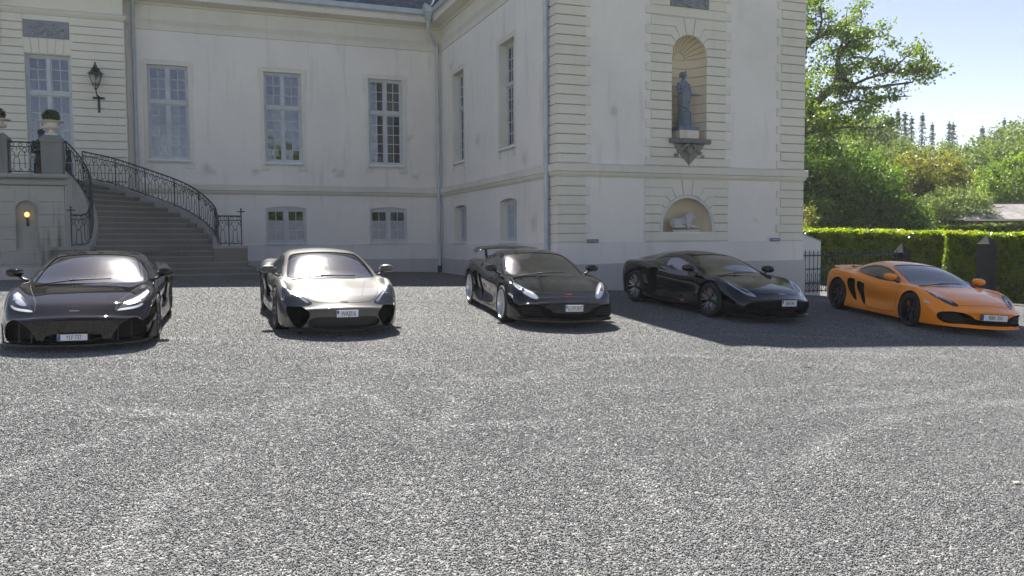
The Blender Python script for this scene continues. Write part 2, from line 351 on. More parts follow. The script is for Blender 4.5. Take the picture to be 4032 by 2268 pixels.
def stone_mat():
    m, nt, bs = _new('gravel_stone'); co = _geo(nt)
    oi = nt.nodes.new('ShaderNodeObjectInfo')
    vo = nt.nodes.new('ShaderNodeTexVoronoi'); vo.inputs['Scale'].default_value = 45; nt.links.new(co.outputs[0], vo.inputs['Vector'])
    sep = nt.nodes.new('ShaderNodeSeparateColor'); nt.links.new(vo.outputs['Color'], sep.inputs[0])
    ad = nt.nodes.new('ShaderNodeMath'); ad.operation = 'ADD'; nt.links.new(oi.outputs['Random'], ad.inputs[0]); nt.links.new(sep.outputs[0], ad.inputs[1])
    hf = nt.nodes.new('ShaderNodeMath'); hf.operation = 'MULTIPLY'; hf.inputs[1].default_value = .5; nt.links.new(ad.outputs[0], hf.inputs[0])
    cr = _ramp(nt, hf.outputs[0], [(.08, (.095, .097, .099)), (.35, (.18, .183, .184)), (.6, (.245, .248, .247)), (.85, (.31, .311, .305)), (.97, (.42, .40, .365))])
    big = _noise(nt, co, .35, 5, .6); cb = _ramp(nt, big.outputs[0], [(.3, (.94, .94, .945)), (.7, (1.05, 1.05, 1.045))]); mid = _noise(nt, co, 2.2, 6, .7); cm = _ramp(nt, mid.outputs[0], [(.3, (.92, .92, .925)), (.7, (1.07, 1.07, 1.065))])
    c = _mix(nt, _mix(nt, _mix(nt, cr.outputs[0], cb.outputs[0], 1, 'MULTIPLY'), cm.outputs[0], 1, 'MULTIPLY'), tracks(nt), 1, 'MULTIPLY')
    nt.links.new(c, bs.inputs['Base Color']); bs.inputs['Roughness'].default_value = .8
    return m
STONEM = stone_mat()
def grass_mat():
    m, nt, bs = _new('grass_ground'); co = _geo(nt); n = _noise(nt, co, .5, 6); n2 = _noise(nt, co, 18, 5)
    a = _ramp(nt, n.outputs[0], [(.3, (.05, .09, .02)), (.7, (.10, .15, .035))]); b = _ramp(nt, n2.outputs[0], [(.3, (.7, .7, .7)), (.7, (1.2, 1.2, 1.1))])
    nt.links.new(_mix(nt, a.outputs[0], b.outputs[0], 1, 'MULTIPLY'), bs.inputs['Base Color']); bs.inputs['Roughness'].default_value = .95
    _bump(nt, bs, n2.outputs[0], .8, .05); return m
GRASS = grass_mat()
def _hill(x, y):
    d = max(0.0, y-58); return 13*(1-math.exp(-(d/105)**1.7))*(1-.35*math.exp(-((x-80)/60)**2))
def terrain_z(x, y):
    return ground(x, y)+_hill(x, y)+(0 if y > -40 else 0)
def ground_axis(lo, hi, a, b, fine, coarse):
    xs = [lo]; x = lo
    while x < hi:
        st = fine if a <= x < b else max(fine, min(coarse, fine+.28*max(a-x, x-b, 0)))
        x = min(hi, x+st); xs.append(x)
    return xs
gxs = ground_axis(-900, 900, -30, 40, 1.0, 60); gys = ground_axis(-700, 1300, -5, 40, 1.0, 60)
mb = MB(); mb.grid([[(x, y, terrain_z(x, y)-.03) for x in gxs] for y in gys])
terrain = tag(mb.obj('terrain', GRASS, smooth=True), kind='structure')
mb = MB(); cx = [x for x in gxs if -32 <= x <= 34]; cy = [y for y in gys if -28 <= y <= 37]
mb.grid([[(x, y, terrain_z(x, y)) for x in cx] for y in cy])
yard = tag(mb.obj('gravel_courtyard', GRAVEL, smooth=True), kind='structure')
# loose stones in front of the camera
def stones_patch():
    xs = np.linspace(-16, 16, 81); ys = np.linspace(2.6, 26, 79); V = []; D = []
    for y in ys:
        for x in xs:
            V.append((x, y, ground(x, y)+.002)); inside = abs(x) < .70*y+.5
            D.append((4200 if y < 6 else (4200-(y-6)*430 if y < 13 else max(0, 1200*(1-(y-13)/12.5)))) if inside else 0)
    n = len(xs); Fq = [(j*n+i, j*n+i+1, (j+1)*n+i+1, (j+1)*n+i) for j in range(len(ys)-1) for i in range(n-1)]
    me = fast_mesh('loose_gravel', np.array(V), np.array(Fq), STONEM)
    at = me.attributes.new('dens', 'FLOAT', 'POINT'); at.data.foreach_set('value', np.array(D, np.float32))
    o = link('loose_gravel', me); tag(o, 'grey crushed stone gravel lying loose on the courtyard', 'gravel', kind='stuff')
    ng = bpy.data.node_groups.new('scatter_stones', 'GeometryNodeTree')
    ng.interface.new_socket('Geometry', in_out='INPUT', socket_type='NodeSocketGeometry'); ng.interface.new_socket('Geometry', in_out='OUTPUT', socket_type='NodeSocketGeometry')
    N = ng.nodes.new; L = ng.links.new
    gi, go = N('NodeGroupInput'), N('NodeGroupOutput'); dp = N('GeometryNodeDistributePointsOnFaces'); na = N('GeometryNodeInputNamedAttribute'); na.data_type = 'FLOAT'; na.inputs[0].default_value = 'dens'
    L(gi.outputs[0], dp.inputs['Mesh']); L(na.outputs[0], dp.inputs['Density'])
    ico = N('GeometryNodeMeshIcoSphere'); ico.inputs['Radius'].default_value = 1; ico.inputs['Subdivisions'].default_value = 1
    sm = N('GeometryNodeSetMaterial'); sm.inputs['Material'].default_value = STONEM; L(ico.outputs[0], sm.inputs[0])
    ip = N('GeometryNodeInstanceOnPoints'); L(dp.outputs['Points'], ip.inputs['Points']); L(sm.outputs[0], ip.inputs['Instance'])
    rv = N('FunctionNodeRandomValue'); rv.data_type = 'FLOAT_VECTOR'; rv.inputs[0].default_value = (0, 0, 0); rv.inputs[1].default_value = (6.28, 6.28, 6.28); L(rv.outputs[0], ip.inputs['Rotation'])
    rs = N('FunctionNodeRandomValue'); rs.data_type = 'FLOAT_VECTOR'; rs.inputs[0].default_value = (.004, .0035, .0022); rs.inputs[1].default_value = (.0100, .008, .0048); rs.inputs['Seed'].default_value = 7; L(rs.outputs[0], ip.inputs['Scale'])
    L(ip.outputs[0], go.inputs[0])
    md = o.modifiers.new('scatter', 'NODES'); md.node_group = ng
stones_patch()

# ================================================================== PALACE
EAVE = 9.70
palace = thing('palace', 'pale plastered palace with yellowish quoins, tall mullioned windows and a slate roof', 'palace', (TLX, TLY, 0), YAW)
mapF = lambda v0: (lambda a, d, z: (a, v0+d, z))          # walls facing the courtyard, a runs along u
mapS = lambda u0: (lambda a, d, z: (u0+d, a, z))          # walls facing -u, a runs along v
def abox(mb, mp, a0, a1, d0, d1, z0, z1):
    i = len(mb.v); mb.v += [mp(a, d, z) for z in (z0, z1) for (a, d) in ((a0, d0), (a1, d0), (a1, d1), (a0, d1))]
    mb.f += [tuple(i+k for k in q) for q in ((0, 3, 2, 1), (4, 5, 6, 7), (0, 1, 5, 4), (1, 2, 6, 5), (2, 3, 7, 6), (3, 0, 4, 7))]
def achm(mb, mp, a0, a1, d0, d1, z0, z1, c=.012):
    t = MB().cham(a0, a1, z0, z1, d0, d1, c); i = len(mb.v); mb.v += [mp(x, y, z) for x, y, z in t.v]; mb.f += [tuple(i+k for k in f) for f in t.f]
def arch(a0, a1, spring, rise):
    """top of an opening: flat when rise is 0, else a circular segment"""
    if rise <= 0: return lambda a: spring
    h = (a1-a0)/2; rad = (h*h+rise*rise)/(2*rise); ca = (a0+a1)/2
    return lambda a: spring+rise-rad+math.sqrt(max(0, rad*rad-(a-ca)**2))
def wall_sheet(name, mp, a0, a1, z0, z1, ops, mat, reveal=.2, revmat=None):
    """ops: (oa0, oa1, oz0, spring, rise)"""
    br = {a0, a1}; O = []
    for (p, q, b, s, r) in ops:
        n = 1 if r <= 0 else 20; pts = [p+(q-p)*(.5-.5*math.cos(math.pi*k/n)) if r > .3*(q-p) else p+(q-p)*k/n for k in range(n+1)]
        br.update(pts); O.append((p, q, b, arch(p, q, s, r), pts))
    X = sorted(br); mb = MB()
    for l, h in zip(X, X[1:]):
        if h-l < 1e-6: continue
        mid = (l+h)/2; cur = (z0, z0)
        for (p, q, b, t, pts) in sorted(O, key=lambda o: o[2]):
            if p-1e-6 < mid < q+1e-6:
                mb.quad(mp(l, 0, cur[0]), mp(h, 0, cur[1]), mp(h, 0, b), mp(l, 0, b)); cur = (t(l), t(h))
        mb.quad(mp(l, 0, cur[0]), mp(h, 0, cur[1]), mp(h, 0, z1), mp(l, 0, z1))
    w = mb.obj(name, mat, palace)
    if reveal:
        for (p, q, b, t, pts) in O:
            rv = MB(); path = [(p, b)]+[(a, t(a)) for a in pts]+[(q, b), (p, b)]
            for (a, z), (a2, z2) in zip(path, path[1:]): rv.quad(mp(a, .001, z), mp(a2, .001, z2), mp(a2, reveal+.1, z2), mp(a, reveal+.1, z))
            rv.obj('reveal', revmat or SURR, w)
    return w
pane_cache = {}
rnd = random.Random(5)
def pane(parent, mp, a0, a1, z0, z1, d, mat, tilt=.006):
    key = (round(a1-a0, 3), round(z1-z0, 3), mp(1, 0, 0)[0]-mp(0, 0, 0)[0] > .5, mat.name)
    if key not in pane_cache:
        o0 = Vector(mp(0, 0, 0)); g = lambda a, dd, z: tuple(Vector(mp(a, dd, z))-o0)
        t = MB(); abox(t, g, -(a1-a0)/2, (a1-a0)/2, -.0025, .0025, -(z1-z0)/2, (z1-z0)/2); pane_cache[key] = t.mesh('pane', mat)
    return link('pane', pane_cache[key], parent, mp((a0+a1)/2, d, (z0+z1)/2), (rnd.gauss(0, tilt), rnd.gauss(0, tilt), 0) if key[2] else (rnd.gauss(0, tilt), rnd.gauss(0, tilt), 0))
def sash(fr, bars, win, mp, a0, a1, z0, z1, cols, rows, d, mats, top=None):
    """one casement: frame members into fr, glazing bars into bars, panes as objects"""
    w = .042
    abox(fr, mp, a0, a0+w, d, d+.05, z0, z1); abox(fr, mp, a1-w, a1, d, d+.05, z0, z1)
    abox(fr, mp, a0+w, a1-w, d+.001, d+.05, z0, z0+w*1.3); abox(fr, mp, a0+w, a1-w, d+.001, d+.05, z1-w, z1)
    A = [a0+w+(a1-a0-2*w)*k/cols for k in range(cols+1)]; Z = [z0+w*1.3+(z1-z0-2.3*w)*k/rows for k in range(rows+1)]
    for a in A[1:-1]: abox(bars, mp, a-.011, a+.011, d+.008, d+.042, Z[0], Z[-1])
    for z in Z[1:-1]: abox(bars, mp, A[0], A[-1], d+.010, d+.040, z-.011, z+.011)
    for r in range(rows):
        for c in range(cols): pane(win, mp, A[c]+.004, A[c+1]-.004, Z[r]+.004, Z[r+1]-.004, d+.026, mats(r, c, rows))
def tall_window(mp, a0, a1, z0, z1, zt, d=.16, rows=(5, 3), mat=WOODBL, sill=True, bottomz=None):
    fr = MB(); bars = MB(); w = .05; cm = (a0+a1)/2
    abox(fr, mp, a0, a0+w, d-.02, d+.09, z0, z1); abox(fr, mp, a1-w, a1, d-.02, d+.09, z0, z1)
    abox(fr, mp, a0+w, a1-w, d-.02, d+.09, z1-w*1.2, z1); abox(fr, mp, a0+w, a1-w, d-.021, d+.09, z0, z0+w)
    abox(fr, mp, a0+w, a1-w, d-.045, d+.09, zt-.04, zt+.04); abox(fr, mp, a0+w, a1-w, d-.065, d+.02, zt+.03, zt+.055)
    abox(fr, mp, cm-.035, cm+.035, d-.03, d+.08, z0+w, zt-.04); abox(fr, mp, cm-.035, cm+.035, d-.03, d+.08, zt+.055, z1-w*1.2)
    win = link('window', bpy.data.meshes.new('window'), palace)
    g = lambda r, c, n: PANE
    for (l, h) in ((a0+w, cm-.035), (cm+.035, a1-w)):
        sash(fr, bars, win, mp, l+.003, h-.003, z0+w, zt-.042, 2, rows[0], d+.012, g); sash(fr, bars, win, mp, l+.003, h-.003, zt+.057, z1-w*1.2-.002, 2, rows[1], d+.012, g)
    win.data = fr.mesh('window', mat); bars.obj('glazing_bars', mat, win)
    if sill:
        s = MB(); i = len(s.v); pr = [(d, z0+.012), (-.075, z0-.07), (-.075, z0-.10), (d, z0-.03)]
        s.prism(pr, lambda dd, z: mp(a0-.035, dd, z), lambda dd, z: mp(a1+.035, dd, z)); s.obj('sill', mat, win)
    return win
def low_window(mp, a0, a1, z0, spring, rise, d=.1, mat=WOODGR, glazed=True):
    t = arch(a0, a1, spring, rise); fr = MB(); bars = MB(); w = .05; cm = (a0+a1)/2
    win = link('window', bpy.data.meshes.new('window'), palace)
    abox(fr, mp, a0, a0+w, d, d+.08, z0, spring); abox(fr, mp, a1-w, a1, d, d+.08, z0, spring); abox(fr, mp, a0+w, a1-w, d, d+.08, z0, z0+.06)
    n = 10; ph = [a0+(a1-a0)*k/n for k in range(n+1)]
    fr.prism([(a, t(a)+.001) for a in ph]+[(a, spring-.06) for a in reversed(ph)], lambda a, z: mp(a, d+.001, z), lambda a, z: mp(a, d+.08, z))
    abox(fr, mp, cm-.045, cm+.045, d-.02, d+.075, z0+.06, spring-.05)
    m3 = (lambda r, c, n: PANE if r == n-1 else BLINDS) if glazed else (lambda r, c, n: BLIND2)
    for (l, h) in ((a0+w, cm-.045), (cm+.045, a1-w)): sash(fr, bars, win, mp, l+.003, h-.003, z0+.062, spring-.062, 2, 3, d+.012, m3)
    win.data = fr.mesh('window', mat); bars.obj('glazing_bars', mat, win)
    s = MB(); s.prism([(d+.02, z0+.03), (-.07, z0-.05), (-.07, z0-.075), (d+.02, z0-.01)], lambda dd, z: mp(a0-.04, dd, z), lambda dd, z: mp(a1+.04, dd, z)); s.obj('sill', mat, win)
def surround(mp, a0, a1, z0, z1, bottom=True):
    """flat raised plaster band with ears round a tall window, in pieces"""
    b = .13; e = .06; t = .018
    for nm, (p, q, l, h) in (('l', (a0-b, a0-.001, z0-.12, z1)), ('r', (a1+.001, a1+b, z0-.12, z1)), ('t', (a0-b, a1+b, z1+.001, z1+.13)),
                             ('el', (a0-b-e, a0-b-.001, z1-.55, z1+.13)), ('er', (a1+b+.001, a1+b+e, z1-.55, z1+.13)), ('tt', (a0-.05, a1+.05, z1+.131, z1+.17)),
                             ('bl', (a0-b-e*.5, a0+.15, z0-.30, z0-.121)), ('br', (a1-.15, a1+b+e*.5, z0-.30, z0-.121))):
        m = MB(); achm(m, mp, p, q, -t, .02, l, h, .008); m.obj('surround_band', SURR, palace)
def sweep(path, prof, name, mat, closed=False, parent=None):
    """mitred moulding along a plan path of (u, v); profile = (out, z) with out to the right-hand... facing the courtyard"""
    P = [Vector((p[0], p[1])) for p in path]; rows = []
    for k in range(len(P)):
        d0 = (P[k]-P[k-1]).normalized() if k > 0 else None; d1 = (P[k+1]-P[k]).normalized() if k < len(P)-1 else None
        n0 = Vector((d0.y, -d0.x)) if d0 else None; n1 = Vector((d1.y, -d1.x)) if d1 else None
        if n0 is None: m = n1
        elif n1 is None: m = n0
        else: m = (n0+n1); m = m/(m.dot(n0))
        rows.append([(P[k].x+m.x*o, P[k].y+m.y*o, z) for o, z in prof])
    mb = MB(); mb.grid(rows); mb.poly(rows[0]); mb.poly(rows[-1][::-1])
    return mb.obj(name, mat, parent or palace, angle=35, smooth=True)

PV = 9.60; BV = 10.37; TW = 7.81; PU = -10.58
# walls -----------------------------------------------------------------
W_UP = (4.20, 7.27, 6.06)
back_tall = [(-9.97, -8.72), (-6.30, -5.05), (-2.70, -1.45)]; back_low = [(-6.34, -4.97), (-2.71, -1.34)]
ops = [(a, b, W_UP[0], W_UP[1], 0) for a, b in back_tall]+[(a, b, 1.40, 2.60, .07) for a, b in back_low]
wall_sheet('wall', mapF(BV), PU, 0, -.3, EAVE, ops, WALL, .16)
side_tall = [(2.93, 4.17), (7.60, 8.84)]; side_low = [(2.83, 4.20), (7.46, 8.80)]
wall_sheet('wall', mapS(0), 0, BV, -.4, EAVE, [(a, b, W_UP[0], W_UP[1], 0) for a, b in side_tall]+[(a, b, 1.40, 2.60, .07) for a, b in side_low], WALL, .26)
NX = 3.93; NR = .54
wall_sheet('wall', mapF(0), 0, TW, -.6, EAVE, [(NX-NR, NX+NR, 4.14, 6.385, NR), (3.10, 4.67, 1.62, 1.77, .775)], WALL, 0)
pav_win = (-13.31, -12.08, 3.34, 7.20)
wall_sheet('wall', mapF(PV), -19, PU, -.3, EAVE, [(pav_win[0], pav_win[1], pav_win[2], pav_win[3], 0)], QUOIN, .2, QUOIN)
m = MB(); m.quad((PU, PV, -.3), (PU, BV, -.3), (PU, BV, EAVE), (PU, PV, EAVE)); m.obj('wall', SURR, palace)
m = MB(); m.quad((TW, 0, -.8), (TW, 24, -.8), (TW, 24, EAVE), (TW, 0, EAVE)); m.quad((TW, 24, -.8), (-19, 24, -.8), (-19, 24, EAVE), (TW, 24, EAVE)); m.quad((-19, PV, -.5), (-19, 24, -.5), (-19, 24, EAVE), (-19, PV, EAVE)); m.obj('wall', WALL, palace)
m = MB(); m.quad((-18.9, BV+2.2, -.3), (2.2, BV+2.2, -.3), (2.2, BV+2.2, EAVE), (-18.9, BV+2.2, EAVE)); m.quad((2.2, .6, -.3), (2.2, BV+2.2, -.3), (2.2, BV+2.2, EAVE), (2.2, .6, EAVE))  # added dark liner sheets that keep the rooms behind the panes dark
m.quad((.05, 1.3, EAVE-.6), (TW-.05, 1.3, EAVE-.6), (TW-.05, 23.9, EAVE-.6), (.05, 23.9, EAVE-.6)); m.quad((-18.9, BV+.05, EAVE-.6), (.05, BV+.05, EAVE-.6), (.05, 23.9, EAVE-.6), (-18.9, 23.9, EAVE-.6)); m.obj('dark_room_liner', ROOM, palace)
# windows ---------------------------------------------------------------
for a, b in back_tall: tall_window(mapF(BV), a, b, *W_UP, d=.13); surround(mapF(BV), a, b, W_UP[0], W_UP[1])
for a, b in side_tall: tall_window(mapS(0), a, b, *W_UP, d=.24, mat=WOODGR); surround(mapS(0), a, b, W_UP[0], W_UP[1])
for a, b in back_low: low_window(mapF(BV), a, b, 1.40, 2.60, .07, .08)
for a, b in side_low: low_window(mapS(0), a, b, 1.40, 2.60, .07, .22, glazed=False)
tall_window(mapF(PV), *pav_win, 6.03, d=.16, rows=(5, 3), sill=False)
# plinths, string course, cornice ---------------------------------------
pth = [(PU, BV), (0, BV), (0, 0), (TW, 0), (TW, 12)]
sweep(pth, [(.0, 1.36), (.035, 1.345), (.035, .79), (.0, .79)], 'plinth', PLINTH)
sweep(pth, [(.03, .80), (.075, .785), (.075, -.8), (.0, -.8)], 'base_course', DARKPL)
sweep(pth, [(0, 3.41), (.10, 3.375), (.115, 3.365), (.115, 3.20), (.10, 3.185), (.085, 3.18), (.075, 3.13), (.05, 3.09), (.025, 3.075), (.02, 3.055), (0, 3.055)], 'string_course', FRIEZE)
cp = [(PU, BV), (0, BV), (0, 0), (TW, 0), (TW, 24)]
sweep(cp, [(0, 8.375), (.03, 8.385), (.03, 8.56), (.045, 8.58), (.05, 8.62), (.085, 8.66), (.095, 8.71), (.03, 8.735), (.025, 9.17), (.07, 9.19), (.08, 9.235), (.14, 9.26), (.40, 9.30), (.44, 9.32), (.44, 9.47), (.48, 9.52), (0, 9.60)], 'cornice', FRIEZE)
pp = [(-19, PV), (PU, PV), (PU, BV)]
sweep(pp, [(0, 8.38), (.03, 8.39), (.05, 8.43), (.10, 8.47), (.12, 8.53), (0, 8.58)], 'string_course', SURR)
sweep(pp, [(0, 9.2), (.14, 9.26), (.44, 9.32), (.44, 9.47), (.48, 9.52), (0, 9.6)], 'cornice', FRIEZE)
# gutter and roof ----------------------------------------------------------
gut = [(.30, 9.56), (.47, 9.53), (.55, 9.58), (.55, 9.74), (.53, 9.745), (.53, 9.62), (.30, 9.62)]
sweep([(PU, BV), (-.56, BV)], gut, 'gutter', ZINC); sweep([(0, BV-.5), (0, 0), (TW, 0), (TW, 24)], [(o-.03, z+.03) for o, z in gut], 'gutter', ZINC)
pit = math.tan(R(60))
roof = MB()
def rp(u, v, h): return (u, v, 9.62+h)
o_ = .45; hh = 1.7; k = hh/pit
roof.quad(rp(-19, BV-o_, 0), rp(-o_, BV-o_, 0), rp(k-o_, BV-o_+k, hh), rp(-19, BV-o_+k, hh))
roof.quad(rp(-o_, BV-o_, 0), rp(-o_, -o_, 0), rp(k-o_, k-o_, hh), rp(k-o_, BV-o_+k, hh))
hx = (TW)/2+o_
roof.quad(rp(-o_, -o_, 0), rp(TW+o_, -o_, 0), rp(TW+o_-k, k-o_, hh), rp(k-o_, k-o_, hh))
roof.quad(rp(TW+o_, -o_, 0), rp(TW+o_, 24.4, 0), rp(TW+o_-k, 24.4, hh), rp(TW+o_-k, k-o_, hh))
roof.quad(rp(-19, BV-o_+k, hh), rp(TW, BV-o_+k, hh), rp(TW, 17, hh+2.2), rp(-19, 17, hh+2.2)); roof.quad(rp(-19, 17, hh+2.2), rp(TW, 17, hh+2.2), rp(TW, 24.4, -.1), rp(-19, 24.4, -.1)); roof.quad(rp(k-o_, k-o_, hh), rp(TW+o_-k, k-o_, hh), rp(TW/2+.2, 5, hh+1.3), rp(TW/2-.2, 5, hh+1.3)); roof.quad(rp(k-o_, k-o_, hh), rp(TW/2-.2, 5, hh+1.3), rp(TW/2-.2, 24, hh+1.3), rp(k-o_, 24, hh)); roof.quad(rp(TW+o_-k, k-o_, hh), rp(TW/2+.2, 5, hh+1.3), rp(TW/2+.2, 24, hh+1.3), rp(TW+o_-k, 24, hh)); roof.quad(rp(TW/2-.2, 5, hh+1.3), rp(TW/2+.2, 5, hh+1.3), rp(TW/2+.2, 24, hh+1.3), rp(TW/2-.2, 24, hh+1.3))
roof_o = roof.obj('roof', SLATE, palace)
# slates that show above the gutter of the back wing
st = .23; cs = math.cos(R(60)); sn = math.sin(R(60)); sl_me = [MB().box(-.148, .148, 0, .30, 0, .014).mesh('slate', q) for q in (SLATE, SLATE2)]
for r in range(9):
    nn = 26
    for c in range(nn):
        uu = -.75-.30*c-(.15 if r % 2 else 0); dist = .12+r*.19
        if uu > -o_+dist*cs-.25: continue
        s_ = link('slate', sl_me[rnd.random() < .3], roof_o, (uu+rnd.gauss(0, .006), BV-o_+dist*cs-.004*sn, 9.62+dist*sn+.02), (R(60)-.045, rnd.gauss(0, .01), 0))
m = MB(); m.prism([(0, 0), (.5, 0), (.5, .02), (0, .02)], lambda a, b: (-o_-.06+b, BV-o_-.3+a, 9.62+.25), lambda a, b: (k*.5-o_-.06+b, BV-o_+k*.5-.3+a, 9.62+.25+hh*.5)); m.obj('valley_flashing', ZINC, roof_o)
# left dormer flashing on the roof edge
m = MB(); m.box(-4.4, -3.3, BV-.12, BV+.9, 9.85, 10.7); m.obj('dormer', ZINC, roof_o)
# quoins -----------------------------------------------------------------
def quoin_col(side):
    for k in range(25):
        z0 = 3.41 if k == 0 else 3.39+.25*k; z1 = 3.39+.25*(k+1)
        if z1 > 8.4: break
        big = (k % 2 == 0); m = MB()
        if side == 'L':
            fx = .95 if big else .82; sv = .86 if big else .74
            achm(m, mapF(0), -.036, fx, -.036, sv, z0+.011, z1-.011)
        else:
            fx = TW-(.95 if big else .80); achm(m, mapF(0), fx, TW+.036, -.036, .9, z0+.011, z1-.011)
        m.obj('quoin', QUOIN, palace)
    for k in range(7):
        z0 = 1.365 if k == 0 else 1.345+.2443*k; z1 = min(3.052, 1.345+.2443*(k+1)); big = (k % 2 == 1); m = MB()
        if side == 'L': achm(m, mapF(0), -.028, .91 if big else .80, -.028, .86 if big else .74, z0+.008, z1-.008)
        else: achm(m, mapF(0), TW-(.93 if big else .79), TW+.028, -.028, .9, z0+.008, z1-.008)
        m.obj('quoin', QUOIN, palace)
quoin_col('L'); quoin_col('R')
for (x0, x1, z0, z1) in ((-.006, .80, 1.37, 3.05), (-.006, .80, 3.42, 8.37), (TW-.78, TW+.006, 1.37, 3.05), (TW-.78, TW+.006, 3.42, 8.37)): MB().box(x0, x1, -.006, .70, z0, z1).obj('joint_shade_sheet', JOINT, palace)  # dark sheets behind the blocks, joint shade put into their colour
for (x0, x1, z0, z1) in ((2.75, 3.385, 4.15, 6.38), (4.475, 5.11, 4.15, 6.38), (2.75, 5.11, 3.42, 4.13), (2.75, 3.36, 6.38, 7.38), (4.50, 5.11, 6.38, 7.38), (3.36, 4.50, 6.97, 7.38)): MB().box(x0, x1, -.006, .004, z0, z1).obj('joint_shade_sheet', JOINT, palace)
for (x0, x1, z0, z1) in ((2.56, 3.0, 1.62, 3.04), (4.77, 5.21, 1.62, 3.04), (3.0, 4.77, 2.68, 3.04)): MB().box(x0, x1, -.006, .004, z0, z1).obj('joint_shade_sheet', JOINT, palace)
# niche surround blocks, mirrored about NX -----------------------------------
def block(pts, d0=-.034, d1=.02, mat=QUOIN, name='quoin', par=None):
    """polygonal dressed block with a small chamfer"""
    cx = sum(p[0] for p in pts)/len(pts); cz = sum(p[1] for p in pts)/len(pts); m = MB(); n = len(pts)
    w = max(p[0] for p in pts)-min(p[0] for p in pts); h = max(p[1] for p in pts)-min(p[1] for p in pts)
    def ins(p, g): return (p[0]-(p[0]-cx)*min(.9, 2*g/max(w, .05)), p[1]-(p[1]-cz)*min(.9, 2*g/max(h, .05)))
    a = [ins(p, .011) for p in pts]; b = [ins(p, .024) for p in pts]; i = 0
    m.v = [(x, d1, z) for x, z in a]+[(x, d0+.012, z) for x, z in a]+[(x, d0, z) for x, z in b]
    for q in range(2): m.f += [(q*n+j, q*n+(j+1) % n, (q+1)*n+(j+1) % n, (q+1)*n+j) for j in range(n)]
    m.f.append(tuple(2*n+j for j in range(n)))
    return m.obj(name, mat, par or palace)
def mir(pts, s): return pts if s < 0 else [(2*NX-x, z) for x, z in pts]
def arcp(t0, t1, n=4, r=NR, cz=6.385): return [(NX+r*math.cos(t), cz+r*math.sin(t)) for t in [t0+(t1-t0)*k/n for k in range(n+1)]]
def ang(x, z, cz=6.385): return math.atan2(z-cz, x-NX)
for s in (-1, 1):
    xe = lambda big: NX-1.36 if big else NX-1.20
    for k in range(12):                               # straight jambs
        z0 = 3.41 if k == 0 else 3.39+.25*k; z1 = 3.39+.25*(k+1)
        x1 = NX-NR if z0 > 4.1 else NX-.012
        block(mir([(xe(k % 2 == 0), z0), (x1, z0), (x1, z1), (xe(k % 2 == 0), z1)], s))
    L = [((NX-.54, 6.39), (NX-.54, 6.39)), ((NX-.63, 6.62), (NX-.50, 6.57)), ((NX-.58, 6.88), (NX-.42, 6.72)), ((NX-.45, 7.13), (NX-.30, 6.84)), ((NX-.19, 7.38), (NX-.10, 6.915))]
    for k in range(3):
        (b0, e0), (b1, e1) = L[k], L[k+1]; z0, z1 = b0[1], b1[1]; t0, t1 = ang(*e0), ang(*e1)
        t0 = t0 if t0 > 0 else math.pi; t1 = t1 if t1 > 0 else t1+2*math.pi
        pts = [(xe(k % 2 == 0), z0)]+([b0] if k else [])+arcp(t0, t1, 3)+[b1, (xe(k % 2 == 0), z1)]
        block(mir(pts, s))
    block(mir([(xe(False), 7.13), L[3][0]]+arcp(ang(*L[3][1]), ang(*L[4][1]), 3)+[L[4][0], (xe(False), 7.38)], s))
block([(NX-.19, 7.385)]+arcp(ang(NX-.10, 6.915), ang(NX+.10, 6.915), 3)+[(NX+.19, 7.385)])
block([(NX-1.36, 7.39), (NX+1.36, 7.39), (NX+1.36, 7.64), (NX-1.36, 7.64)])
for k in range(1, 4):
    for s in (-1, 1): block(mir([(NX-(1.20 if k % 2 else 1.36), 7.39+.25*k), (NX-.60, 7.39+.25*k), (NX-.60, 7.64+.25*k), (NX-(1.20 if k % 2 else 1.36), 7.64+.25*k)], s))
# lunette panel
LC = 1.77; LR = .865
def arcl(t0, t1, n=4): return [(NX-.045+LR*math.cos(t), LC-.06+(LR+.05)*math.sin(t)) for t in [t0+(t1-t0)*k/n for k in range(n+1)]]
LXc = NX-.045
zs = [1.62, 1.863, 2.107, 2.35, 2.59, 2.83, 3.05]
LB = [None, (LXc-.90, 1.863, LXc-.845, 1.835), (LXc-.86, 2.107, LXc-.79, 2.06), (LXc-.79, 2.35, LXc-.69, 2.25), (LXc-.66, 2.59, LXc-.54, 2.43), (LXc-.50, 2.83, LXc-.36, 2.545), (LXc-.19, 3.05, LXc-.125, 2.615)]
def lang(x, z): return math.atan2((z-(LC-.06))/(LR+.05), (x-LXc)/LR)
def mirl(pts, s): return pts if s < 0 else [(2*LXc-x, z) for x, z in pts]
for s in (-1, 1):
    for k in range(6):
        lo, hi = LB[k], LB[k+1]; t1 = lang(hi[2], hi[3]) % (2*math.pi); t0 = (lang(lo[2], lo[3]) % (2*math.pi)) if lo else math.pi+.10
        pts = [(LXc-1.345, zs[k])]+([(lo[0], lo[1])] if lo else [(LXc-.862, zs[k])])+arcl(min(t0, math.pi+.05), t1, 3)+[(hi[0], hi[1]), (LXc-1.345, zs[k+1])]
        block(mirl(pts, s))
block([(LXc-.19, 3.05)]+arcl(lang(LXc-.125, 2.615), lang(LXc+.125, 2.615), 3)+[(LXc+.19, 3.05)])
block([(LXc-1.345, 1.365), (LXc+1.345, 1.365), (LXc+1.345, 1.612), (LXc-1.345, 1.612)])
m = MB(); n = 24; ro, ri = [], []
for q in range(n+1):
    t = math.pi*q/n; ro.append((LXc+.865*math.cos(t), 1.77+.845*math.sin(t))); ri.append((LXc+.785*math.cos(t), 1.77+.775*math.sin(t)))
lp = [(LXc+.865, 1.622)]+ro+[(LXc-.865, 1.622), (LXc-.785, 1.622)]+ri[::-1]+[(LXc+.785, 1.622)]
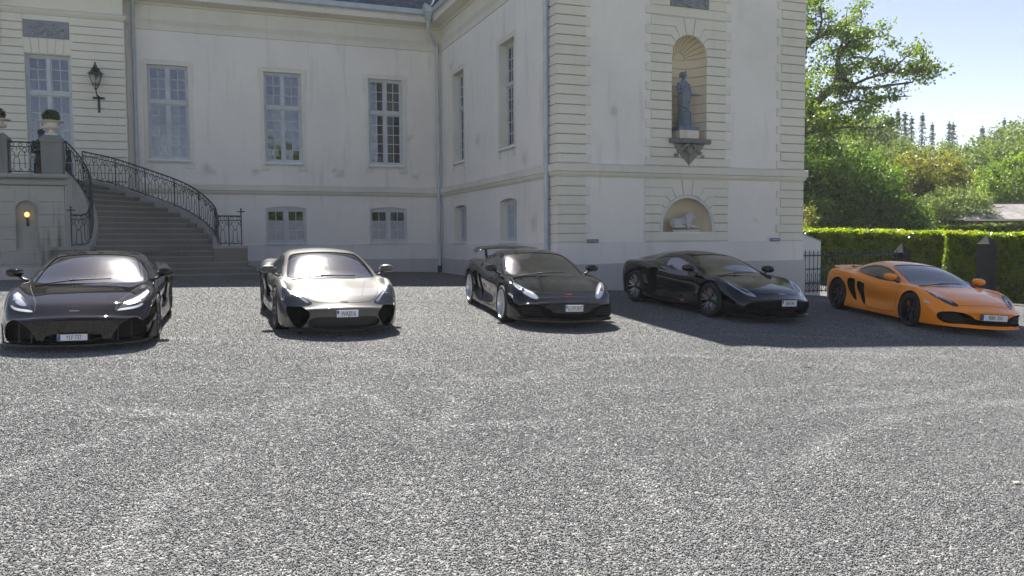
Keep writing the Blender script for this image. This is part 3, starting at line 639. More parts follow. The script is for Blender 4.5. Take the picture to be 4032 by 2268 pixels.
for q in range(len(ro)-1):
    for (y0, y1) in ((-.036, .05),):
        m.quad((ro[q][0], y0, ro[q][1]), (ro[q+1][0], y0, ro[q+1][1]), (ri[q+1][0], y0, ri[q+1][1]), (ri[q][0], y0, ri[q][1]))
        m.quad((ro[q][0], y0, ro[q][1]), (ro[q+1][0], y0, ro[q+1][1]), (ro[q+1][0], y1, ro[q+1][1]), (ro[q][0], y1, ro[q][1]))
for sx in (-1, 1): m.box(min(LXc+sx*.785, LXc+sx*.865), max(LXc+sx*.785, LXc+sx*.865), -.036, .05, 1.622, 1.77)
m.obj('arch_band', LIME, palace)
# lunette recess: quarter-dome behind the arch
rows = []
for q in range(13):
    ph = math.pi/2*q/12
    rows.append([(LXc+.785*math.cos(t)*math.cos(ph), .45*math.sin(ph), (1.77 if True else 0)+.775*math.sin(t)*math.cos(ph)) for t in [math.pi*j/24 for j in range(25)]])
m = MB(); m.grid(rows)
m.grid([[(LXc+.785*math.cos(math.pi*j/24), .45*math.sin(math.pi*j/24), z) for j in range(25)] for z in (1.60, 1.77)])
m.grid([[(LXc+.785*math.cos(math.pi*j/24), .45*math.sin(math.pi*j/24)*f, 1.62) for j in range(25)] for f in (0, 1)])
m.obj('recess', NICHE, palace, smooth=True)
# tall niche: half-cylinder courses and a shell of gores
bk = MB(); bk.grid([[(NX+(NR+.012)*math.cos(math.pi*j/28), (NR+.012)*math.sin(math.pi*j/28), z) for j in range(29)] for z in (4.05, 6.385)])
bk.grid([[(NX+(NR+.012)*math.cos(t)*math.sin(th), (NR+.012)*math.cos(th), 6.385+(NR+.012)*math.sin(t)*math.sin(th)) for t in [math.pi*j/28 for j in range(29)]] for th in [math.pi/2*q/10 for q in range(11)]])
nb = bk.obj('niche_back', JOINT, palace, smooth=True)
zc = [4.14+.25*k for k in range(10)]; zc[-1] = 6.385
for a, b in zip(zc, zc[1:]):
    m = MB(); m.grid([[(NX+r_*math.cos(math.pi*j/28), r_*math.sin(math.pi*j/28), z) for j in range(29)] for r_, z in ((NR+.011, a+.007), (NR, a+.012), (NR, b-.012), (NR+.011, b-.007))]); m.obj('niche_course', NICHE, palace, smooth=True, angle=40)
for q in range(11):
    t0 = math.pi*q/11+.018; t1 = math.pi*(q+1)/11-.018
    m = MB(); m.grid([[(NX+r_*math.cos(t)*math.sin(th), r_*math.cos(th), 6.385+r_*math.sin(t)*math.sin(th)) for t, r_ in ((t0, NR+.011), (t0+.03, NR), ((t0+t1)/2, NR-.006), (t1-.03, NR), (t1, NR+.011))] for th in [.36+(math.pi/2-.36)*j/8 for j in range(9)]])
    m.obj('shell_gore', NICHE, palace, smooth=True, angle=40)
m = MB(); m.grid([[(NX+NR*math.cos(t)*math.sin(th), NR*math.cos(th), 6.385+NR*math.sin(t)*math.sin(th)) for t in [math.pi*j/12 for j in range(13)]] for th in [.34*j/5 for j in range(6)]]); m.obj('shell_hub', NICHE, palace, smooth=True)
# shelf and carved bracket
m = MB(); m.prism([(NX-.64, 0), (NX-.64, -.13), (NX-.36, -.13), (NX-.30, -.22), (NX+.26, -.22), (NX+.33, -.13), (NX+.64, -.13), (NX+.64, 0)], lambda a, b: (a, b, 4.02), lambda a, b: (a, b, 4.14))
m.prism([(NX-.54, .02), (NX-.54, .5), (NX+.54, .5), (NX+.54, .02)], lambda a, b: (a, b, 4.05), lambda a, b: (a, b, 4.139))
m.obj('niche_shelf', STONE, palace)
m = MB(); r4 = random.Random(4)
m.prism([(NX-.54, 4.02), (NX+.50, 4.02), (NX+.30, 3.74), (NX+.06, 3.50), (NX-.02, 3.46), (NX-.10, 3.52), (NX-.34, 3.76)], lambda a, z: (a, .02, z), lambda a, z: (a, -.05, z))
for s in (-1, 1):
    m.tube([(NX-.02+s*(.05+.10*math.sin(t)*1.2), -.09-.03*math.cos(t), 3.90+.085*math.cos(t)) for t in [q*.5 for q in range(11)]], [.05-.003*q for q in range(11)], 7)
    for q in range(9): m.ball((NX-.02+s*(.16+.04*q*.9), -.055-.02*r4.random(), 3.95-.035*q+r4.uniform(-.05, .05)), (r4.uniform(.03, .05), .05, r4.uniform(.03, .05)), 7, 5)
m.ball((NX-.02, -.10, 3.82), (.075, .07, .13), 10, 8); m.ball((NX-.02, -.07, 3.62), (.03, .04, .12), 8, 6); m.ball((NX-.02, -.05, 3.5), .045, 8, 6)
link('bracket', remesh(m, .014, 1, BRACKET, 'bracket'), palace)
# carved plaque above the niche
m = MB(); m.box(NX-.60, NX+.60, -.05, .02, 7.66, 8.55)
for q in range(40):
    t = q/39*math.pi; m.ball((NX-.42*math.cos(t), -.07, 8.02-.30*math.sin(t)+r4.uniform(-.02, .02)), (r4.uniform(.03, .055),)*3, 7, 5)
for s in (-1, 1):
    for q in range(8): m.ball((NX+s*.47+r4.uniform(-.03, .03), -.06, 7.75+.05*q), r4.uniform(.03, .05), 7, 5)
m.ball((NX, -.06, 8.2), (.2, .07, .24), 10, 8)
link('relief_plaque', remesh(m, .016, 1, RELIEF, 'relief_plaque'), palace)
# pavilion: drafted courses, flat arch, plaque, console ----------------------
for k in range(20):
    z1 = 8.375-.25*k; z0 = z1-.25
    if z0 < 3.3: break
    if z1 > pav_win[3]-.001+.0: pass
    right0 = pav_win[1]; left1 = pav_win[0]
    if z0 >= 7.16: right0 = -12.08 if z0 < 7.6 else -12.085; left1 = -13.31 if z0 < 7.6 else -13.335
    for (a, b) in ((right0+.004, PU+.026), (-18.98, left1-.004)):
        m = MB(); achm(m, mapF(PV), a, b, -.034, .02, z0+.011, z1-.011); m.obj('drafted_course', QUOIN, palace)
for (x0, x1) in ((-12.06, PU-.002), (-18.9, -13.34)): MB().box(x0, x1, PV-.006, PV+.004, 3.35, 8.36).obj('joint_shade_sheet', JOINT, palace)
m = MB(); m.box(PU+.001, PU+.026, PV-.02, BV-.02, 3.3, 8.37); m.obj('return_pilaster', SURR, palace)
for k in range(6):
    x0, x1 = -13.31+1.23*k/6, -13.31+1.23*(k+1)/6; f = lambda x: (x+12.695)*1.16-12.695
    block([(x0, 7.205), (x1, 7.205), (f(x1), 7.68), (f(x0), 7.68)], PV-.028, PV+.02, QUOIN, 'voussoir')
m = MB(); m.box(-13.33, -12.09, PV-.022, PV+.02, 7.69, 8.22)
for q in range(60):
    a = r4.random()*2*math.pi; rr = r4.random()**.6; m.ball((-12.71+.46*rr*math.cos(a), PV-.03, 7.96+.17*rr*math.sin(a)), (r4.uniform(.02, .05), .03, r4.uniform(.015, .04)), 7, 5)
m.tube([(-12.95, PV-.05, 7.8), (-12.5, PV-.05, 8.13)], .022, 6); m.tube([(-12.45, PV-.05, 7.83), (-12.95, PV-.05, 8.1)], .016, 6)
for s in (-1, 1): m.tube([(-12.71+s*(.1+.4*t), PV-.04, 7.82+.12*math.sin(t*6)) for t in [q/12 for q in range(13)]], .022, 6)
link('relief_plaque', remesh(m, .014, 1, RELIEF, 'relief_plaque'), palace)
m = MB(); m.box(-14.7, -13.95, PV-.10, PV+.02, 7.45, 8.75); m.box(-14.8, -13.85, PV-.22, PV+.02, 8.75, 9.0); m.box(-14.6, -14.05, PV-.16, PV-.05, 8.1, 8.7)
for q in range(14): m.ball((-14.0-.5*r4.random(), PV-.12, 7.42+.2*r4.random()), .06, 7, 5); m.ball((-14.0-.55*r4.random(), PV-.2, 8.75+.2*r4.random()), .06, 7, 5)
link('console', remesh(m, .02, 1, BRACKET, 'console'), palace)
# downpipes ----------------------------------------------------------------
def downpipe(pts, r, hopper=None, clips=()):
    m = MB(); m.tube([(p[0], p[1], p[2]) for p in pts], r, 10)
    o = m.obj('downpipe', ZINC, palace, smooth=True, angle=40)
    for z in clips:
        c = MB(); q = [p for p in pts if abs(p[2]-z) < 30][0]; c.lathe([(r+.003, 0), (r+.012, .005), (r+.012, .04), (r+.003, .045)], 10, (pts[-2][0], pts[-2][1], z)); c.obj('pipe_clip', ZINC, o)
    return o
downpipe([(-10.30, BV-.5, 9.55), (-10.30, BV-.5, 9.3), (-10.33, BV-.10, 8.85), (-10.34, BV-.10, 3.6), (-10.34, BV-.10, .3)], .058, clips=(8.2, 6.3, 4.5))
dp = downpipe([(-.62, BV-.62, 9.40), (-.62, BV-.62, 9.06), (-.16, BV-.14, 8.55), (-.16, BV-.14, 4.0), (-.16, BV-.14, .10)], .062, clips=(7.0, 5.2, 3.5, 2.0))
m = MB(); m.prism([(-.15, 0), (.15, 0), (.15, .14), (-.15, .3)], lambda a, z: (-.62+a, BV-.78, 9.62+z), lambda a, z: (-.62+a, BV-.46, 9.62+z)); m.box(-.74, -.50, BV-.74, BV-.50, 9.52, 9.62); m.box(-.71, -.53, BV-.71, BV-.53, 9.38, 9.52); m.obj('hopper_head', ZINC, dp)
m = MB(); m.tube([(-.16, BV-.14, .52), (-.16, BV-.14, .18)], .08, 10); m.obj('cast_iron_shoe', IRON, dp)
downpipe([(-.16, .42, 9.4), (-.16, .42, 9.0), (-.13, .42, 8.8), (-.13, .42, 4.0), (-.13, .42, -.05)], .062, clips=(7.45, 6.0, 4.9, 2.55))
for z in (7.42, 5.0, 2.5):
    m = MB(); m.tube([(-.13, .42, z), (.03, .30, z-.02)], .012, 5); m.obj('pipe_bracket', IRON, palace)
# things on and in the palace ----------------------------------------------------
def at_palace(name, label, cat, u_, v_, z_, group=None): return thing(name, label, cat, B(u_, v_, z_), YAW, group)
for (u_, txt, lab) in ((.985, 'PRIVAT PARKERING', 'small blue enamel sign low on the tower wall beside the downpipe corner'), (6.82, 'PRIV PARKERING', 'small blue enamel sign low on the tower wall beside the gate')):
    t = at_palace('wall_sign', lab, 'sign', u_, -.06, 1.39); w_ = .158 if u_ < 3 else .155
    MB().box(-w_, w_, -.012, .022, -.045, .045).obj('plate', SIGNBL, t)
    me = text_mesh(txt, .055, .0008, .62 if u_ < 3 else .68); me.materials.append(SIGNWH); link('lettering', me, t, (0, -.0135, 0), (R(90), 0, 0))
# statue in the niche
def statue():
    t = at_palace('statue', 'grey draped female statue with one arm held out, standing in the tall niche', 'statue', NX-.01, .20, 4.14)
    b = MB(); b.box(-.30, .30, -.26, .24, 0, .24); b.obj('pedestal', WHITEST, t)
    b = MB(); b.box(-.33, .31, -.27, .24, .24, .33); b.box(-.27, .25, -.23, .2, .33, .355); b.obj('base_slab', STATUE, t)
    m = MB(); rows = []
    prof = [(0, .205, .15, 0), (.06, .20, .15, 0), (.25, .17, .135, .005), (.45, .165, .135, .01), (.62, .175, .14, .015), (.78, .17, .135, .01), (.90, .14, .115, 0), (1.0, .135, .11, -.005), (1.10, .155, .12, -.01), (1.18, .165, .10, -.01), (1.235, .10, .075, -.005), (1.26, .05, .05, 0), (1.33, .042, .045, .005)]
    for h, a, c, off in prof:
        fold = .018 if h < .8 else .004
        rows.append([((a+fold*math.cos(9*q+h*3)+.5*fold*math.cos(17*q-h*5))*math.cos(q)+off, (c+fold*math.cos(9*q+h*3))*math.sin(q), h) for q in [2*math.pi*j/48 for j in range(48)]])
    m.grid(rows, True); m.poly(rows[0][::-1]); m.poly(rows[-1])
    m.ball((.015, -.005, 1.40), (.062, .075, .09), 14, 10); m.ball((-.03, .04, 1.44), (.065, .06, .06), 12, 8); m.ball((-.06, .05, 1.39), (.045, .05, .05), 10, 8)
    m.ball((.03, -.075, 1.39), (.012, .02, .02), 8, 6); m.tube([(-.05, -.04, 1.465), (.02, -.06, 1.475), (.07, -.02, 1.46)], .018, 6); m.ball((.02, -.05, 1.50), (.03, .015, .03), 8, 6)
    m.tube([(-.15, 0, 1.17), (-.21, -.02, 1.02), (-.215, -.05, .92), (-.12, -.13, .94), (-.04, -.14, 1.04), (-.02, -.13, 1.12)], [.052, .048, .043, .038, .03, .028], 8)
    m.tube([(.15, 0, 1.17), (.185, -.03, 1.02), (.195, -.06, .89), (.24, -.16, .86), (.30, -.23, .85)], [.052, .047, .042, .036, .028], 8)
    m.ball((.325, -.255, .845), (.03, .035, .016), 8, 6)
    for q in range(4): m.tube([(.325+.014*q-.02, -.27, .845), (.345+.014*q-.02, -.31, .842-.004*q)], .0105, 5)
    m.tube([(.31, -.25, .858), (.295, -.285, .87)], .0105, 5)
    # drapery: diagonal sash, hanging end, hem rolls
    m.tube([(-.17, -.02, .62), (-.12, -.13, .55), (0, -.155, .50), (.10, -.14, .62), (.16, -.08, .80), (.16, -.02, 1.05)], [.03, .035, .04, .035, .03, .028], 7)
    m.tube([(-.16, -.06, .48), (-.05, -.16, .42), (.06, -.155, .48), (.13, -.11, .62)], .028, 7)
    for q in range(5): m.tube([(.145+.012*q, -.06+.02*q, .98), (.15+.013*q, -.07+.02*q, .5), (.165+.01*q, -.09+.03*q, .03)], .021, 6)
    for q in range(7): m.tube([(-.15+.05*q, -.11-.03*math.sin(q*1.1), .42), (-.16+.053*q, -.125-.03*math.sin(q*1.1), .02)], .018, 6)
    me = remesh(m, .0095, 1, STATUE, 'figure'); link('figure', me, t, (-.03, 0, .355), (0, 0, R(8)))
    return t
statue()
def lion():
    t = at_palace('lion_sculpture', 'pale reclining lion sculpture inside the half-round recess', 'sculpture', LXc, .16, 1.62)
    MB().box(-.42, .42, -.14, .16, 0, .06).obj('plinth', LIONM, t)
    m = MB(); m.ball((-.22, 0, .20), (.24, .11, .13), 14, 10); m.ball((-.02, 0, .22), (.24, .105, .13), 14, 10); m.ball((-.30, -.03, .17), (.12, .12, .12), 12, 8)
    m.ball((.12, 0, .30), (.16, .13, .19), 14, 10); m.ball((.17, 0, .40), (.125, .115, .12), 14, 10); m.ball((.26, -.01, .385), (.075, .065, .075), 12, 8); m.ball((.325, -.01, .355), (.045, .045, .04), 10, 8); m.ball((.31, -.01, .315), (.035, .035, .02), 8, 6)
    rl = random.Random(9)
    for q in range(46):
        a = rl.uniform(-2.4, 2.4); h = rl.random(); p = Vector((.13-.10*math.cos(a)*(1-.3*h), -.125*math.cos(a*.5), .44-.34*h)); m.tube([p, p+Vector((-.03+rl.uniform(-.02, .02), -.012, -.05)), p+Vector((-.02, -.01, -.09))], [.022, .018, .008], 5)
    for s in (-1, 1):
        m.tube([(.12, s*.085, .20), (.14, s*.095, .10), (.28, s*.09, .085), (.40, s*.085, .075)], [.06, .05, .04, .035], 8); m.ball((.405, s*.085, .085), (.04, .035, .03), 8, 6)
        m.ball((.22, s*.05, .485), (.025, .02, .03), 8, 6)
        m.tube([(-.24, s*.10, .12), (-.10, s*.12, .09), (-.01, s*.12, .085)], [.06, .04, .032], 8)
    m.tube([(-.43, 0, .22), (-.47, -.05, .14), (-.42, -.10, .085), (-.30, -.13, .075), (-.2, -.135, .075)], [.022, .02, .02, .02, .03], 7)
    link('figure', remesh(m, .0105, 1, LIONM, 'figure'), t, (0, 0, .055)); return t
lion()
# wall lantern on the pavilion
def lantern():
    t = at_palace('wall_lantern', 'black iron wall lantern with clear glass on the drafted pavilion wall', 'lantern', -11.33, PV-.03, 5.5)
    m = MB(); m.box(-.035, .035, -.03, 0, .0, .52); m.box(-.17, .17, -.032, 0, .42, .49); 
    for x in (-.13, .13): m.ball((x, -.035, .455), .014, 6, 5)
    m.obj('wall_plate', IRON, t)
    m = MB(); m.tube([(0, -.02, .45), (-.03, -.10, .52), (-.05, -.20, .58), (-.05, -.24, .66), (-.05, -.26, .72)], .017, 7); m.ball((-.03, -.09, .52), .03, 8, 6); m.obj('arm', IRON, t, smooth=True)
    cx, cy = -.05, -.26
    m = MB(); hx = [(math.cos(R(60*k+30)), math.sin(R(60*k+30))) for k in range(6)]
    for (c, s) in hx:
        m.tube([(cx+.03*c, cy+.03*s, .70), (cx+.10*c, cy+.10*s, .80), (cx+.205*c, cy+.205*s, 1.15)], .009, 5)
    for r_, z in ((.105, .81), (.118, .86), (.215, 1.15)): m.tube([(cx+r_*c, cy+r_*s, z) for c, s in hx], .010, 5, closed=True)
    m.lathe([(.23, 1.15), (.215, 1.17), (.13, 1.25), (.12, 1.26), (.125, 1.29), (.07, 1.36), (.05, 1.37), (.055, 1.42), (.02, 1.44), (.03, 1.48), (.005, 1.53)], 6, (cx, cy, 0)); m.lathe([(.005, .66), (.04, .69), (.04, .72), (.01, .74)], 8, (cx, cy, 0))
    m.obj('lantern_frame', IRON, t)
    for k in range(6):
        (c, s), (c2, s2) = hx[k], hx[(k+1) % 6]; g = MB(); g.quad((cx+.10*c, cy+.10*s, .81), (cx+.10*c2, cy+.10*s2, .81), (cx+.20*c2, cy+.20*s2, 1.145), (cx+.20*c, cy+.20*s, 1.145)); g.obj('pane', LENS, t)
    g = MB(); g.lathe([(.005, .80), (.025, .82), (.03, .95), (.005, 1.0)], 8, (cx, cy, 0)); g.obj('bulb', LAMPSH, t, smooth=True)
lantern()
# table lamps behind the glass
for (u_, v_, z_, s_, lab) in ((-9.45, BV+.55, 4.26, 1.0, 'white table lamp behind the window nearest the drafted pavilion'), (-5.90, BV+.6, 4.26, 1.0, 'white table lamp behind the middle tall window of the back wing'), (-2.25, BV+.6, 4.22, .75, 'white table lamp behind the tall window nearest the inner corner')):
    t = at_palace('table_lamp', lab, 'lamp', u_, v_, z_)
    MB().lathe([(.07*s_, 0), (.075*s_, .015), (.02*s_, .03), (.045*s_, .10*s_), (.05*s_, .16*s_), (.015*s_, .24*s_)], 12).obj('stand', LAMPSH, t, smooth=True); m = MB(); m.lathe([(.155*s_, .22*s_), (.115*s_, .46*s_)], 16); m.obj('lamp_shade', LAMPSH, t, smooth=True, angle=40)
    m = MB(); m.box(-.35, .35, -.2, .2, -.03, 0); 
    for x in (-.3, .3):
        for y in (-.15, .15): m.box(x-.02, x+.02, y-.02, y+.02, -.75, -.03)
    m.obj('table', ROOM, t)

# ================================================================== TERRACE AND STAIR
TV = 6.0; TZ = 3.30
terrace = thing('terrace', 'raised stone entrance terrace with stained plaster wall and rounded cornice', 'terrace', B(-13, TV, .45), YAW)
TO = Vector((-13, TV, .45))
def tl(u_, v_, z_): return (u_-TO.x, v_-TO.y, z_-TO.z)
class TB(MB):
    """mesh builder whose points are given in palace coordinates"""
    def __init__(s, org): super().__init__(); s.o = org
    def obj(s, *a, **k):
        s.v = [(p[0]-s.o.x, p[1]-s.o.y, p[2]-s.o.z) for p in s.v]; return super().obj(*a, **k)
nx0, nx1 = -13.11, -12.58
def sheet_part():
    mp = mapF(TV); t = arch(nx0, nx1, 2.325, .265); m = TB(TO)
    X = [-19, nx0]+[nx0+(nx1-nx0)*(.5-.5*math.cos(math.pi*k/14)) for k in range(1, 14)]+[nx1, -11.95]
    for l, h in zip(X, X[1:]):
        if l >= nx0-1e-6 and h <= nx1+1e-6:
            m.quad(mp(l, 0, .2), mp(h, 0, .2), mp(h, 0, 1.31), mp(l, 0, 1.31)); m.quad(mp(l, 0, t(l)), mp(h, 0, t(h)), mp(h, 0, TZ), mp(l, 0, TZ))
        else: m.quad(mp(l, 0, .2), mp(h, 0, .2), mp(h, 0, TZ), mp(l, 0, TZ))
    m.quad((-11.95, TV, .2), (-11.95, PV, .2), (-11.95, PV, TZ), (-11.95, TV, TZ))
    m.quad((-19, TV, TZ-.01), (-11.95, TV, TZ-.01), (-11.95, PV, TZ-.01), (-19, PV, TZ-.01))
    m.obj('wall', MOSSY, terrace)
    r = TB(TO); n = 14; pts = [(nx0, 1.31)]+[(x, t(x)) for x in X if nx0-1e-6 <= x <= nx1+1e-6]+[(nx1, 1.31), (nx0, 1.31)]
    for (a, z), (a2, z2) in zip(pts, pts[1:]): r.quad((a, TV+.001, z), (a2, TV+.001, z2), (a2, TV+.13, z2), (a, TV+.13, z))
    r.poly([(a, TV+.129, z) for a, z in pts[:-1]]); r.obj('niche_back', MOSSY, terrace)
sheet_part()
for k in range(7):                                 # drafted courses of the terrace wall
    z1 = 2.88-.335*k; z0 = z1-.335
    segs = [(-18.98, nx0), (nx1, -11.93)] if z1 > 1.35 and z0 < 2.5 else [(-18.98, -11.93)]
    if z1 > 2.5: segs = [(-18.98, nx0-.0), (nx1, -11.93)] if z0 < 2.55 else [(-18.98, -11.93)]
    for a, b in segs:
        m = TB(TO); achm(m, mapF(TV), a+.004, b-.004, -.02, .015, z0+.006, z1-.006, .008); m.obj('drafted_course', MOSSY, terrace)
def tsweep(path, prof, name, mat):
    o = sweep(path, prof, name, mat, parent=terrace); o.data.transform(Matrix.Translation(-TO)); return o
tp = [(-19, TV), (-11.93, TV), (-11.93, PV-.2)]
tsweep(tp, [(0, 2.98), (.04, 2.985), (.075, 3.01), (.09, 3.06), (.075, 3.11), (.03, 3.135), (.02, 3.15), (.02, 3.16), (0, 3.16)], 'string_moulding', STEPEDGE)
tsweep(tp, [(0, 3.16), (.06, 3.165), (.115, 3.19), (.13, 3.23), (.115, 3.275), (.09, 3.30), (0, 3.305)], 'coping', STEPEDGE)
tsweep(tp, [(.0, .80), (.05, .79), (.05, .1), (0, .1)], 'base_course', DARKPL)
m = TB(TO); m.box(-11.925, -11.86, TV-.02, TV+.03, .3, 2.98); m.box(-11.86, -11.80, TV-.05, TV+.02, .3, 2.95); m.obj('corner_strip', ZINC, terrace)
for u_ in (-12.205, -13.50):                      # piers
    m = TB(TO); m.box(u_-.255, u_+.255, TV-.02, TV+.49, TZ+.004, 4.17); m.obj('pier', STONE, terrace)
    m = TB(TO); m.box(u_-.285, u_+.285, TV-.05, TV+.52, 4.17, 4.245)
    m.grid([[(u_-a, TV+.235-a, z), (u_+a, TV+.235-a, z), (u_+a, TV+.235+a, z), (u_-a, TV+.235+a, z)] for a, z in ((.285, 4.245), (.19, 4.35))], True); m.box(u_-.19, u_+.19, TV+.045, TV+.425, 4.34, 4.352); m.obj('pier_cap', STONE, terrace)
# curved stair ---------------------------------------------------------------
stair = thing('stone_stair', 'broad curving flight of dark stone steps up to the terrace', 'stair', B(-9.3, 5.5, .40), YAW); SO = Vector((-9.3, 5.5, .40))
NS = 18; Z0 = .405; RISE = (TZ-Z0)/NS
Rv = pch([1.26, 1.43, 1.6, 1.78, 1.95, 2.12, 2.29, 2.46, 2.64, 2.81, 2.98, 3.15, 3.32], [-8.16, -8.17, -8.23, -8.36, -8.51, -8.71, -8.96, -9.30, -9.74, -10.18, -10.62, -11.12, -11.85])
def Rpt(z):
    if z < 1.26: return (-7.3, 4.85+(z-.57)/RISE*.245)
    return (Rv(z), 5.84+(z-1.26)/(3.32-1.26)*3.14)
Lu = pch([1.26, 1.6, 1.9, 2.3, 2.8, 3.32], [-11.26, -11.16, -11.13, -11.20, -11.46, -11.88]); Lv = pch([1.26, 1.6, 1.9, 2.3, 2.8, 3.32], [5.30, 5.55, 5.72, 5.90, 6.06, 6.15])
def Lpt(z): return (Lu(z), Lv(z)) if z >= 1.26 else (-11.95, 4.80+(z-.57)/RISE*.245)
for k in range(1, NS+1):
    z = Z0+RISE*k; zn = z+RISE; m = TB(SO)
    if k <= 4:
        v_ = 4.80+.245*(k-1); ur = (-6.88, -7.08, -7.27, -7.27)[k-1]
        m.prism([(-12.3, v_), (ur-.03, v_), (ur, v_+.04), (ur, 7.6), (-12.3, 7.6)] if k < 4 else [(-11.9, v_), (ur-.9, v_), (ur-.9, 7.6), (-11.9, 7.6)], lambda a, b: (a, b, z-RISE-.02+rnd.uniform(0, .002)), lambda a, b: (a, b, z))
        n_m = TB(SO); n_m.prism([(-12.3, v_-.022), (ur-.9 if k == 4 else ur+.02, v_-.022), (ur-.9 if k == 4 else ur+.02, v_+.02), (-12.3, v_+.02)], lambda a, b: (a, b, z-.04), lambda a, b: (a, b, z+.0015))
    else:
        l, r = Lpt(z), Rpt(z); l2, r2 = Lpt(min(3.32, zn+.35)), Rpt(min(3.32, zn+.35)); l2 = (l2[0]-.3, l2[1]+.3) if k > NS-3 else l2
        m.prism([l, r, (r2[0]+.02, r2[1]+.02), (r2[0]-.4, r2[1]+.3), l2], lambda a, b: (a, b, z-RISE-.02), lambda a, b: (a, b, z))
        dx, dy = r[0]-l[0], r[1]-l[1]; L_ = math.hypot(dx, dy); n_ = (dy/L_*.022, -dx/L_*.022)
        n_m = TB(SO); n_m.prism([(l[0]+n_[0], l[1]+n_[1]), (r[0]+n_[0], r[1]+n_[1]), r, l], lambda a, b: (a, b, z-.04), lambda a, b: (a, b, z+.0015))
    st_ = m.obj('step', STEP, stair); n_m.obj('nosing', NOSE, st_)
# right-hand end block and stringers
m = TB(SO); m.box(-8.19, -7.27, 5.42, 6.25, .3, 1.26); m.obj('end_block', STEP, stair); m = TB(SO); m.box(-8.2, -7.25, 5.40, 6.27, 1.262, 1.335); m.obj('block_coping', STEPEDGE, stair)
m = TB(SO); m.box(-12.2, -11.28, 4.98, 5.5, .3, 1.26); m.obj('end_block', STEP, stair); m = TB(SO); m.box(-12.22, -11.26, 4.96, 5.52, 1.262, 1.335); m.obj('block_coping', STEPEDGE, stair)
def stringer(fn, sgn, zs_, name):
    P = [Vector((*fn(z), z)) for z in zs_]; rows = []
    for k, p in enumerate(P):
        t = (P[min(k+1, len(P)-1)]-P[max(k-1, 0)]); n_ = Vector((t.y, -t.x, 0)).normalized()*sgn
        a, b = p-n_*.01, p+n_*.20; zt = p.z+.10
        rows.append([(a.x, a.y, .25), (a.x, a.y, zt-.05), (a.x, a.y, zt), (b.x, b.y, zt), (b.x, b.y, zt-.05), (b.x, b.y, .25)])
    m = TB(SO); m.grid(rows); m.poly(rows[0]); m.poly(rows[-1]); return m.obj(name, STEPEDGE, stair, smooth=True, angle=35)
ZZ = [1.27+(3.30-1.27)*k/26 for k in range(27)]
stringer(Rpt, 1, ZZ, 'stringer'); stringer(Lpt, -1, ZZ, 'stringer')
# wrought iron railings --------------------------------------------------------
def railing(name, label, path, H=.84, unit=.335, first=True, last=True, finial=()):
    """path: list of base points in palace coordinates (rail foot)"""
    O = Vector(path[0]); t = thing(name, label, 'railing', B(*O), YAW)
    P = [Vector(p)-O for p in path]; S = [0]
    for a, b in zip(P, P[1:]): S.append(S[-1]+(b-a).length)
    def pt(s):
        s = max(0, min(S[-1], s)); i = 0
        while i < len(S)-2 and s > S[i+1]: i += 1
        return P[i].lerp(P[i+1], (s-S[i])/max(1e-9, S[i+1]-S[i]))
    def at(s, h): p = pt(s); return (p.x, p.y, p.z+h)
    L_ = S[-1]; n = max(2, round(L_/.12)); ss = [L_*k/n for k in range(n+1)]
    MB().tube([at(s, H) for s in ss], .021, 6).obj('handrail', IRON, t); MB().tube([at(s, H-.125) for s in ss], .012, 5).obj('rail', IRON, t); MB().tube([at(s, .055) for s in ss], .013, 5).obj('rail', IRON, t)
    nu = max(1, round(L_/unit)); w = L_/nu; post_every = 3
    for k in range(nu+1):
        if k % post_every == 0 or k == nu:
            s = k*w; q = .2 if (k == 0 and 0 in finial) or (k == nu and 1 in finial) else 0
            m = MB(); m.tube([at(s, -.02), at(s, H+q)], .0175, 6)
            if q:
                a = at(s, H+q); m.ball(a, .028, 8, 6); m.tube([(a[0]-.075, a[1], a[2]-.07), (a[0]+.075, a[1], a[2]-.07)], .015, 6); m.ball((a[0]-.08, a[1], a[2]-.07), .02, 6, 5); m.ball((a[0]+.08, a[1], a[2]-.07), .02, 6, 5); m.ball((a[0], a[1], a[2]-.07), .03, 8, 6)
            m.obj('post', IRON, t)
    for k in range(nu):
        c = (k+.5)*w
        for j in range(2):
            cc = c+(j-.5)*w*.5; MB().tube([at(cc+.046*math.cos(a), H-.066+.046*math.sin(a)) for a in [2*math.pi*q/10 for q in range(10)]], .008, 4, closed=True).obj('ring', IRON, t)
        m = MB(); r = .0085; x = w*.17
        m.tube([at(c-x*1.25, .10), at(c-x, .18), at(c-x, .36), at(c-x*.75, .42), at(c, .455), at(c+x*.75, .42), at(c+x, .36), at(c+x, .18), at(c+x*1.25, .10)], r, 4)
        for s in (-1, 1):
            m.tube([at(c+s*x*.2, .455), at(c+s*x*.75, .47), at(c+s*x*.8, .55), at(c+s*x*1.5, .59), at(c+s*x*1.75, .635), at(c+s*x*1.55, .675), at(c+s*x*1.15, .665), at(c+s*x*1.2, .635)], r, 4)
            m.tube([at(c+s*w*.5, H-.125), at(c+s*w*.40, .66), at(c+s*w*.38, .60), at(c+s*w*.47, .56)], r, 4)
            m.tube([at(c+s*x*.1, .06), at(c+s*x*.9, .085), at(c+s*x*1.5, .13), at(c+s*x*1.9, .10), at(c+s*x*1.7, .07)], r, 4)
        m.tube([at(c, H-.125), at(c, .62)], r, 4)
        m.obj('scroll_baluster', IRON, t)
        b = MB(); b.tube([at(k*w+w, .17), at(k*w+w, .585)], r, 4); b.ball(at(k*w+w, .17), .016, 6, 5); b.ball(at(k*w+w, .585), .016, 6, 5); b.obj('bar', IRON, t)
    return t
Rr = lambda z: Vector((*Rpt(z), z))
pathR = []
